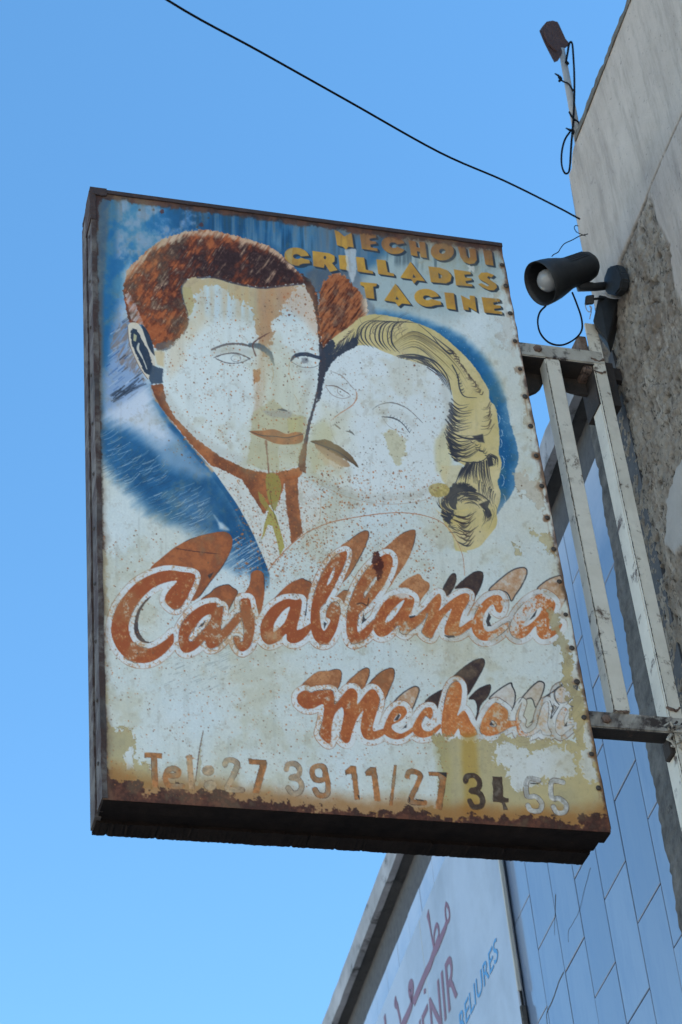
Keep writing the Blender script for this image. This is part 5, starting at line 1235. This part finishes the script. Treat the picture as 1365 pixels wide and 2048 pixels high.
# screws down the right edge, rivets on the left rail
bm = bmesh.new(); lathe(bm, [(0, .0075), (.0016, .0078), (.0034, .0068), (.0048, .0045), (.0052, .003), (.0042, .0028), (.0042, 0)], (0, 0, 0), (0, -1, 0), 14)
bmesh.ops.recalc_face_normals(bm, faces=bm.faces[:])
scr_me = bpy.data.meshes.new('screw'); bm.to_mesh(scr_me); bm.free(); scr_me.materials.append(M['screw'])
for x, y in ((1004, 530.6), (1012, 572.7), (1020.4, 627.7), (1030, 683), (1040, 739), (1050, 794), (1061.5, 853), (1072.3, 912.5), (1083.5, 973), (1094.5, 1036.5), (1107.2, 1099), (1118.7, 1164), (1131.5, 1230), (1143.7, 1297), (1154, 1364.5), (1168, 1435.5), (1183, 1509), (1197, 1576.7)):
    p = at(x, y, 0); t = bpy.data.objects.new('screw', scr_me); t.location = (min(p[0], SW - .006), -.0012, p[2]); t.rotation_euler = (random.uniform(-.12, .12), random.uniform(0, 6), random.uniform(-.12, .12)); t.scale = [random.uniform(.85, 1.1)] * 3
    link(t, sg)
riv_me = scr_me.copy(); riv_me.name = 'rivet'
for i in range(11):
    t = bpy.data.objects.new('rivet', riv_me); t.location = (-.0042, .03 + random.uniform(-.004, .004), Z0 + .12 + i * .185); t.rotation_euler = (0, 0, -math.pi / 2); t.scale = (.7, .7, .7); link(t, sg)

# ================================================================ bracket
br = empty('sign_bracket', tuple(NEAR.pt(0, 5.0)), 'cream painted steel frame joining the hanging sign to the wall', 'bracket')
YF = .028
def zx(px, py, y=YF): p = at(px, py, y); return p[0], p[2]
# upper arm
xa, za1 = zx(1060, 685.5); _, za0 = zx(1060, 711)
xw = 1.60
def bar(name, x0, x1, y0, y1, z0, z1, mat, bev=.003):
    bm = bmesh.new(); box(bm, x0, x1, y0, y1, z0, z1); bevel(bm, bev, 2); return obj(name, bm, mat, br)
bar('arm', SW + .003, 1.585, YF, YF + .085, za0, za1, M['worn_metal'])
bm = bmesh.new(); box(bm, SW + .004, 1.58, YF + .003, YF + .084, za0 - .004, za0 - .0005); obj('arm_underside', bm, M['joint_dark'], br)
xb, zb1 = zx(1225, 1424); _, zb0 = zx(1225, 1456)
bar('arm', SW + .003, 1.60, YF, YF + .05, zb0, zb1, M['worn_metal'])
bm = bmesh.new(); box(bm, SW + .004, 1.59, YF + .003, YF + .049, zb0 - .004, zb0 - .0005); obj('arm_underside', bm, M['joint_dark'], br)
# upright between the arms
x0 = zx(1092, 720)[0]; x1 = zx(1119, 720)[0]; x0b = zx(1220, 1400)[0]; x1b = zx(1256, 1400)[0]
print('upright', x0, x1, x0b, x1b, 'arms z', za0, za1, zb0, zb1)
X0, X1 = (x0 + x0b) / 2, (x1 + x1b) / 2
def crust(pts, r, name='weld_seam', mat='weld_rust', j=.0012):
    bm = bmesh.new(); n = len(pts); out = []
    for a, c in zip(pts, pts[1:]):
        m = max(2, int((Vector(c) - Vector(a)).length / .006))
        for k in range(m): out.append(tuple(x + (y - x) * k / m + random.uniform(-j, j) for x, y in zip(a, c)))
    tube(bm, out, [r * random.uniform(.3, 1.3) for _ in out], 5); obj(name, bm, M[mat], br)
crust([(X0 + .001, YF - .0035, zb1 + .01), (X0 + .001, YF - .0035, za0 - .02)], .0012, 'weld_seam', 'joint_dark', .0008)
crust([(X0, YF - .004, zb1 + .002), (X1, YF - .004, zb1 + .002)], .004)
crust([(X0 + .004, YF - .002, za0 - .004), (X1 - .004, YF - .002, za0 - .004)], .003)
bar('upright', X0, X1, YF - .004, YF + .046, zb1 + .0005, za0 - .0045, M['cream_metal'], .004)
# post fixed to the wall: front strip and side strip of an angle iron
p_top = zx(1186, 646); p_mid = zx(1242, 920); p_low = zx(1352, 1664); print('post', p_top, p_mid, p_low)
XP = (zx(1230, 920)[0]); XPb = zx(1254, 920)[0]
bar('post', XP, XPb, YF + .002, YF + .012, p_low[1], p_top[1], M['cream_metal'], .002)
bar('post', XP, XP + .009, YF + .0125, YF + .075, p_low[1] + .01, zx(1195, 800)[1], M['cream_metal'], .002)
crust([(XP, YF + .001, p_low[1] + .02), (XP, YF + .001, p_top[1] - .2)], .0011, 'weld_seam', 'joint_dark', .0008)
for z_ in (za0 + .02, za0 - .03, zb0 + .03, zb1 + .03): crust([(XP - .006, YF, z_), (XP + .02, YF, z_ - .01), (XPb, YF + .001, z_ + .006)], .0045)
bm = bmesh.new(); box(bm, XP - .030, XP - .001, YF + .010, YF + .085, zx(1180, 735)[1], zx(1180, 668)[1]); bevel(bm, .004, 1); obj('joint_plate', bm, M['weld_rust'], br)
bm = bmesh.new(); box(bm, XP - .004, XPb + .03, YF + .013, YF + .11, zx(1190, 800)[1], zx(1180, 715)[1]); obj('joint_block', bm, M['joint_dark'], br)
bm = bmesh.new(); box(bm, XP - .012, XPb + .004, YF + .013, YF + .06, zx(1330, 1500)[1], zb0 - .001); bevel(bm, .004, 1); obj('joint_block', bm, M['joint_dark'], br)
# stand-off behind the post, tying it to the masonry
bm = bmesh.new(); box(bm, XPb - .012, 1.65, YF + .03, YF + .05, zb0 - .03, zb0 + .02); obj('standoff', bm, M['joint_dark'], br)
bm = bmesh.new(); box(bm, XPb - .012, 1.65, YF + .03, YF + .05, za0 - .03, za0 + .02); obj('standoff', bm, M['joint_dark'], br)
# curved gussets under the upper arm
def gusset(x_in, x_out, ztop_, drop, flip):
    bm = bmesh.new(); pts = [(x_in, ztop_), (x_out, ztop_)]
    for k in range(7):
        a = k / 6 * math.pi / 2
        pts.append((x_out + (x_in - x_out) * (1 - math.cos(a)) , ztop_ - .012 - drop * math.sin(a)))
    f = [bm.verts.new((x, YF + .072, z)) for x, z in pts]; b = [bm.verts.new((x, YF + .083, z)) for x, z in pts]
    bm.faces.new(f); bm.faces.new(b[::-1])
    for k in range(len(pts)): bm.faces.new((f[k], f[(k + 1) % len(pts)], b[(k + 1) % len(pts)], b[k]))
    obj('gusset', bm, M['joint_dark'], br)
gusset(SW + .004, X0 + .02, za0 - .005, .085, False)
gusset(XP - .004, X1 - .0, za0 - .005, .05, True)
# bolts
for (x, z) in ((SW + .07, (za0 + za1) / 2 + .004), (SW + .06, (zb0 + zb1) / 2)):
    bm = bmesh.new(); lathe(bm, [(0, .014), (.006, .014), (.009, .010), (.009, 0)], (x, YF, z), (0, -1, 0), 6); obj('bolt', bm, M['weld_rust'], br)
bm = bmesh.new()
for k in range(26):
    a = (XP - .005 + random.uniform(-.012, .03), YF + random.uniform(-.008, .004), zb0 + random.uniform(-.045, .02))
    b = [c + random.uniform(-.018, .018) for c in a]; c3 = [c + random.uniform(-.014, .014) for c in b]
    tube(bm, [a, b, c3], random.uniform(.002, .004), 5)
o = obj('binding_wire', bm, M['worn_metal'], br); o['label'] = 'crusty knotted wire at the lower joint'

# ================================================================ spotlight on the wall
R_, U_, F_ = Vector(ROT[:, 0]), Vector(-ROT[:, 1]), Vector(ROT[:, 2])
YL = -.06
lp = empty('spotlight', tuple(at(1228, 575, -.03)), 'black wall spotlight with a bare white bulb beside the sign', 'lamp')
rear = Vector(at(1190, 526, YL)); 
ax = (R_ * (-.92) + U_ * (-.39)).normalized() * .85 + (-F_) * .53
ax.normalize()
LL = .235
bm = bmesh.new()
prof = [(0, 0), (.002, .018), (.010, .033), (.024, .044), (.045, .049), (.100, .050), (.120, .051), (.135, .054), (.155, .060), (.180, .066), (.210, .070), (LL, .0715), (LL + .001, .0695), (LL - .02, .067), (.18, .061), (.15, .052), (.135, .046), (.132, 0)]
lathe(bm, prof, rear, ax, 44)
hd = obj('lamp_head', bm, M['black_plastic'], lp, True)
bm = bmesh.new(); lathe(bm, [(LL - .022, .0664), (.18, .0604), (.15, .0512), (.1355, .045), (.134, 0)], rear, ax, 36); obj('reflector', bm, M['black_inside'], lp, True)
bm = bmesh.new(); lathe(bm, [(.135, .014), (.155, .016), (.168, .024), (.182, .033), (.198, .037), (.214, .034), (.227, .022), (.232, .010), (.233, 0)], rear, ax, 32); obj('bulb', bm, M['bulb'], lp, True)
axu = (U_ - ax * U_.dot(ax)).normalized(); axs = ax.cross(axu)
for k in range(5):
    th = math.radians(8 + k * 9); nrm = (axu * math.cos(th) + axs * -math.sin(th)); 
    bm = bmesh.new(); tube(bm, [rear + ax * .045 + nrm * .0488, rear + ax * .120 + nrm * .0505], .0018, 6); obj('vent_rib', bm, M['black_inside'], lp)
# yoke and arm to the wall box
h0 = Vector(at(1160, 572, YL + .03)); h1 = Vector(at(1190, 574, YL + .03)); h2 = Vector(at(1226, 570, YL + .03))
bm = bmesh.new(); tube(bm, [h0 + U_ * .012, h0, h1, h2], [.016, .019, .0135, .0135], 14); obj('arm', bm, M['black_plastic'], lp, True)
bm = bmesh.new(); tube(bm, [h2 - R_ * .012, h2 + R_ * .01], .021, 16); obj('arm_collar', bm, M['black_plastic'], lp, True)
sw_, zw_ = NEAR.sz(1228, 562)
bm = bmesh.new()
ps = [NEAR.sz(x, y, .02) for x, y in ((1222, 534), (1237, 530), (1246, 545), (1249, 560), (1246, 578), (1236, 592), (1218, 588), (1213, 575), (1214, 556))]
f = [bm.verts.new(NEAR.pt(a, z, .03)) for a, z in ps]; b = [bm.verts.new(NEAR.pt(a, z, .0)) for a, z in ps]
bm.faces.new(f); bm.faces.new(b[::-1])
for k in range(len(ps)): bm.faces.new((f[k], f[(k + 1) % len(ps)], b[(k + 1) % len(ps)], b[k]))
bevel(bm, .005, 2); obj('wall_box', bm, M['black_plastic'], lp)
bm = bmesh.new()
q = [at(1198, 588, -.02), at(1238, 596, -.02), at(1216, 684, -.0), at(1186, 642, -.0)]
ext = Vector((.03, .05, 0))
hexa(bm, [Vector(p) for p in q] + [Vector(p) + ext for p in q]); bevel(bm, .004, 1); obj('cable_cover', bm, M['black_plastic'], lp)
bm = bmesh.new(); c0 = Vector(at(1179, 600, -.04)); hexa(bm, [c0 + R_ * a * .014 + U_ * b * .016 + F_ * c * .012 for c in (-1, 1) for a, b in ((-1, -1), (1, -.8), (1, 1), (-.8, .8))]); bevel(bm, .003, 1); obj('terminal_block', bm, M['black_plastic'], lp)
bm = bmesh.new(); tube(bm, [c0, Vector(at(1190, 598, -.035)), Vector(at(1208, 596, -.02))], .004, 8); obj('terminal_lead', bm, M['black_plastic'], lp)
bm = bmesh.new(); tube(bm, [at(x, y, -.04) for x, y in smooth([(1171, 610), (1174, 620), (1180, 624), (1184, 616), (1180, 612), (1183, 622), (1181, 632), (1180, 638)], False, 4)], .0016, 6); obj('lead_wire', bm, M['grey_wire'], lp)
bm = bmesh.new(); tube(bm, [at(x, y, -.07) for x, y in smooth([(1204, 585), (1214, 593), (1228, 597), (1242, 596)], False, 4)], .0016, 6); obj('lead_wire', bm, M['grey_wire'], lp)

# ================================================================ cables
def cable(name, pts, r, label, mat='cable', seg=6, cat='cable'):
    bm = bmesh.new(); q = smooth(np.array([at(*p) for p in pts]), False, 6); tube(bm, [tuple(k) for k in q], r, seg)
    o = obj(name, bm, M[mat]); tag(o, label, cat); 
    for p in o.data.polygons: p.use_smooth = True
    return o
cable('overhead_cable', [(-1500, -1450, -3.4), (-600, -700, -2.5), (60, -190, -1.6), (335, 0, -1.25), (520, 103, -1.0), (700, 204, -.75), (880, 305, -.45), (1010, 362, -.22), (1115, 414, 0), (1145, 430, .05), (1160, 438, .07)], .0031, 'thin dark cable strung across the blue sky to the wall corner')
cable('cable_loop', [(1145, 585, -.035), (1153, 605, -.035), (1163, 635, -.03), (1164, 660, -.025), (1150, 678, -.02), (1125, 690, -.02), (1100, 686, -.02), (1082, 668, -.02), (1076, 645, -.025), (1080, 625, -.03), (1092, 612, -.035)], .0030, 'dark cable hanging in a round loop below the spotlight')
cable('wire_stub', [(1176, 468, .03), (1160, 472, .02), (1145, 480, .01), (1130, 487, 0), (1122, 496, 0), (1117, 504, 0), (1108, 509, -.01), (1104, 513, -.01)], .0016, 'short loose wire end sticking out of the wall above the spotlight')
cable('wire_hook', [(1172, 472, .05), (1157, 466, .05), (1152, 462, .04), (1149, 455, .04), (1152, 451, .04), (1157, 452, .05)], .0014, 'tiny curled wire hook on the wall corner below the overhead cable')

# ================================================================ mast on the parapet
YM = .035
mb = Vector(at(1166, 330, YM)); 
ms = empty('mast', tuple(mb), 'thin pale mast with a rusty sheet head and tied black cable on the parapet corner', 'mast')
mt_ = Vector(at(1124, 100, YM)); top = Vector((mb.x, mb.y, mt_.z))
bm = bmesh.new(); tube(bm, [mb, mb.lerp(mt_, .5), mt_], [.0150, .0130, .0115], 12); obj('pole', bm, M['pole'], ms, True)
outl = [(1079, 62), (1086, 52), (1094, 43), (1106, 41), (1116, 44), (1120, 52), (1117, 60), (1119, 66), (1117, 71), (1124, 74), (1132, 78), (1139, 86), (1137, 92), (1131, 96), (1126, 101), (1122, 112), (1116, 122), (1109, 125), (1100, 108), (1088, 84)]
bm = bmesh.new()
f, b = [], []
for x, y in outl:
    k = ((x - 1079) * .86 + (y - 40) * -.5) / 60.
    yo = .02 * math.sin(k * 3)
    f.append(bm.verts.new(at(x, y, YM - .018 + yo))); b.append(bm.verts.new(at(x, y, YM - .018 + yo + .004)))
bm.faces.new(f); bm.faces.new(b[::-1])
for k in range(len(f)): bm.faces.new((f[k], f[(k + 1) % len(f)], b[(k + 1) % len(f)], b[k]))
bmesh.ops.triangulate(bm, faces=[q for q in bm.faces if len(q.verts) > 4])
o = obj('rusty_head', bm, M['rust_sheet'], ms); o['label'] = 'torn rust brown metal sheet at the top'
bm = bmesh.new(); tube(bm, [at(x, y, YM - .03) for x, y in smooth([(1089, 62), (1091, 72), (1097, 86), (1106, 96), (1114, 103)], False, 4)], [.004, .005, .003], 6); obj('folded_rib', bm, M['rust_sheet'], ms)
def mcable(pts, r, y=YM - .014):
    bm = bmesh.new(); tube(bm, [at(p[0], p[1], p[2] if len(p) > 2 else y) for p in smooth(pts, False, 6)], r, 6); obj('tied_cable', bm, M['cable'], ms, True)
mcable([(1132, 126), (1135, 110), (1138, 92), (1141, 84), (1145, 88), (1147, 110), (1149, 150), (1149, 200), (1146, 255), (1143, 290), (1141, 325)], .0038)
mcable([(1141, 325), (1138, 344), (1130, 346), (1124, 330), (1124, 305), (1130, 280), (1141, 263)], .0034)
mcable([(1117, 155), (1127, 163), (1138, 168), (1147, 182)], .0032)
mcable([(1136, 148), (1146, 142)], .0022) if False else None
mcable([(1139, 224), (1146, 236), (1158, 245), (1163, 254), (1168, 272), (1169, 290)], .0036)
mcable([(1163, 253), (1170, 251), (1177, 258), (1182, 268)], .0024)
for pts in ([(1110, 147), (1118, 152), (1122, 158), (1119, 162)], [(1132, 256), (1140, 260), (1147, 262), (1145, 268)], [(1164, 250), (1167, 244)], [(1132, 122), (1137, 128)]):
    mcable(pts, [.002, .006, .005], YM - .016)
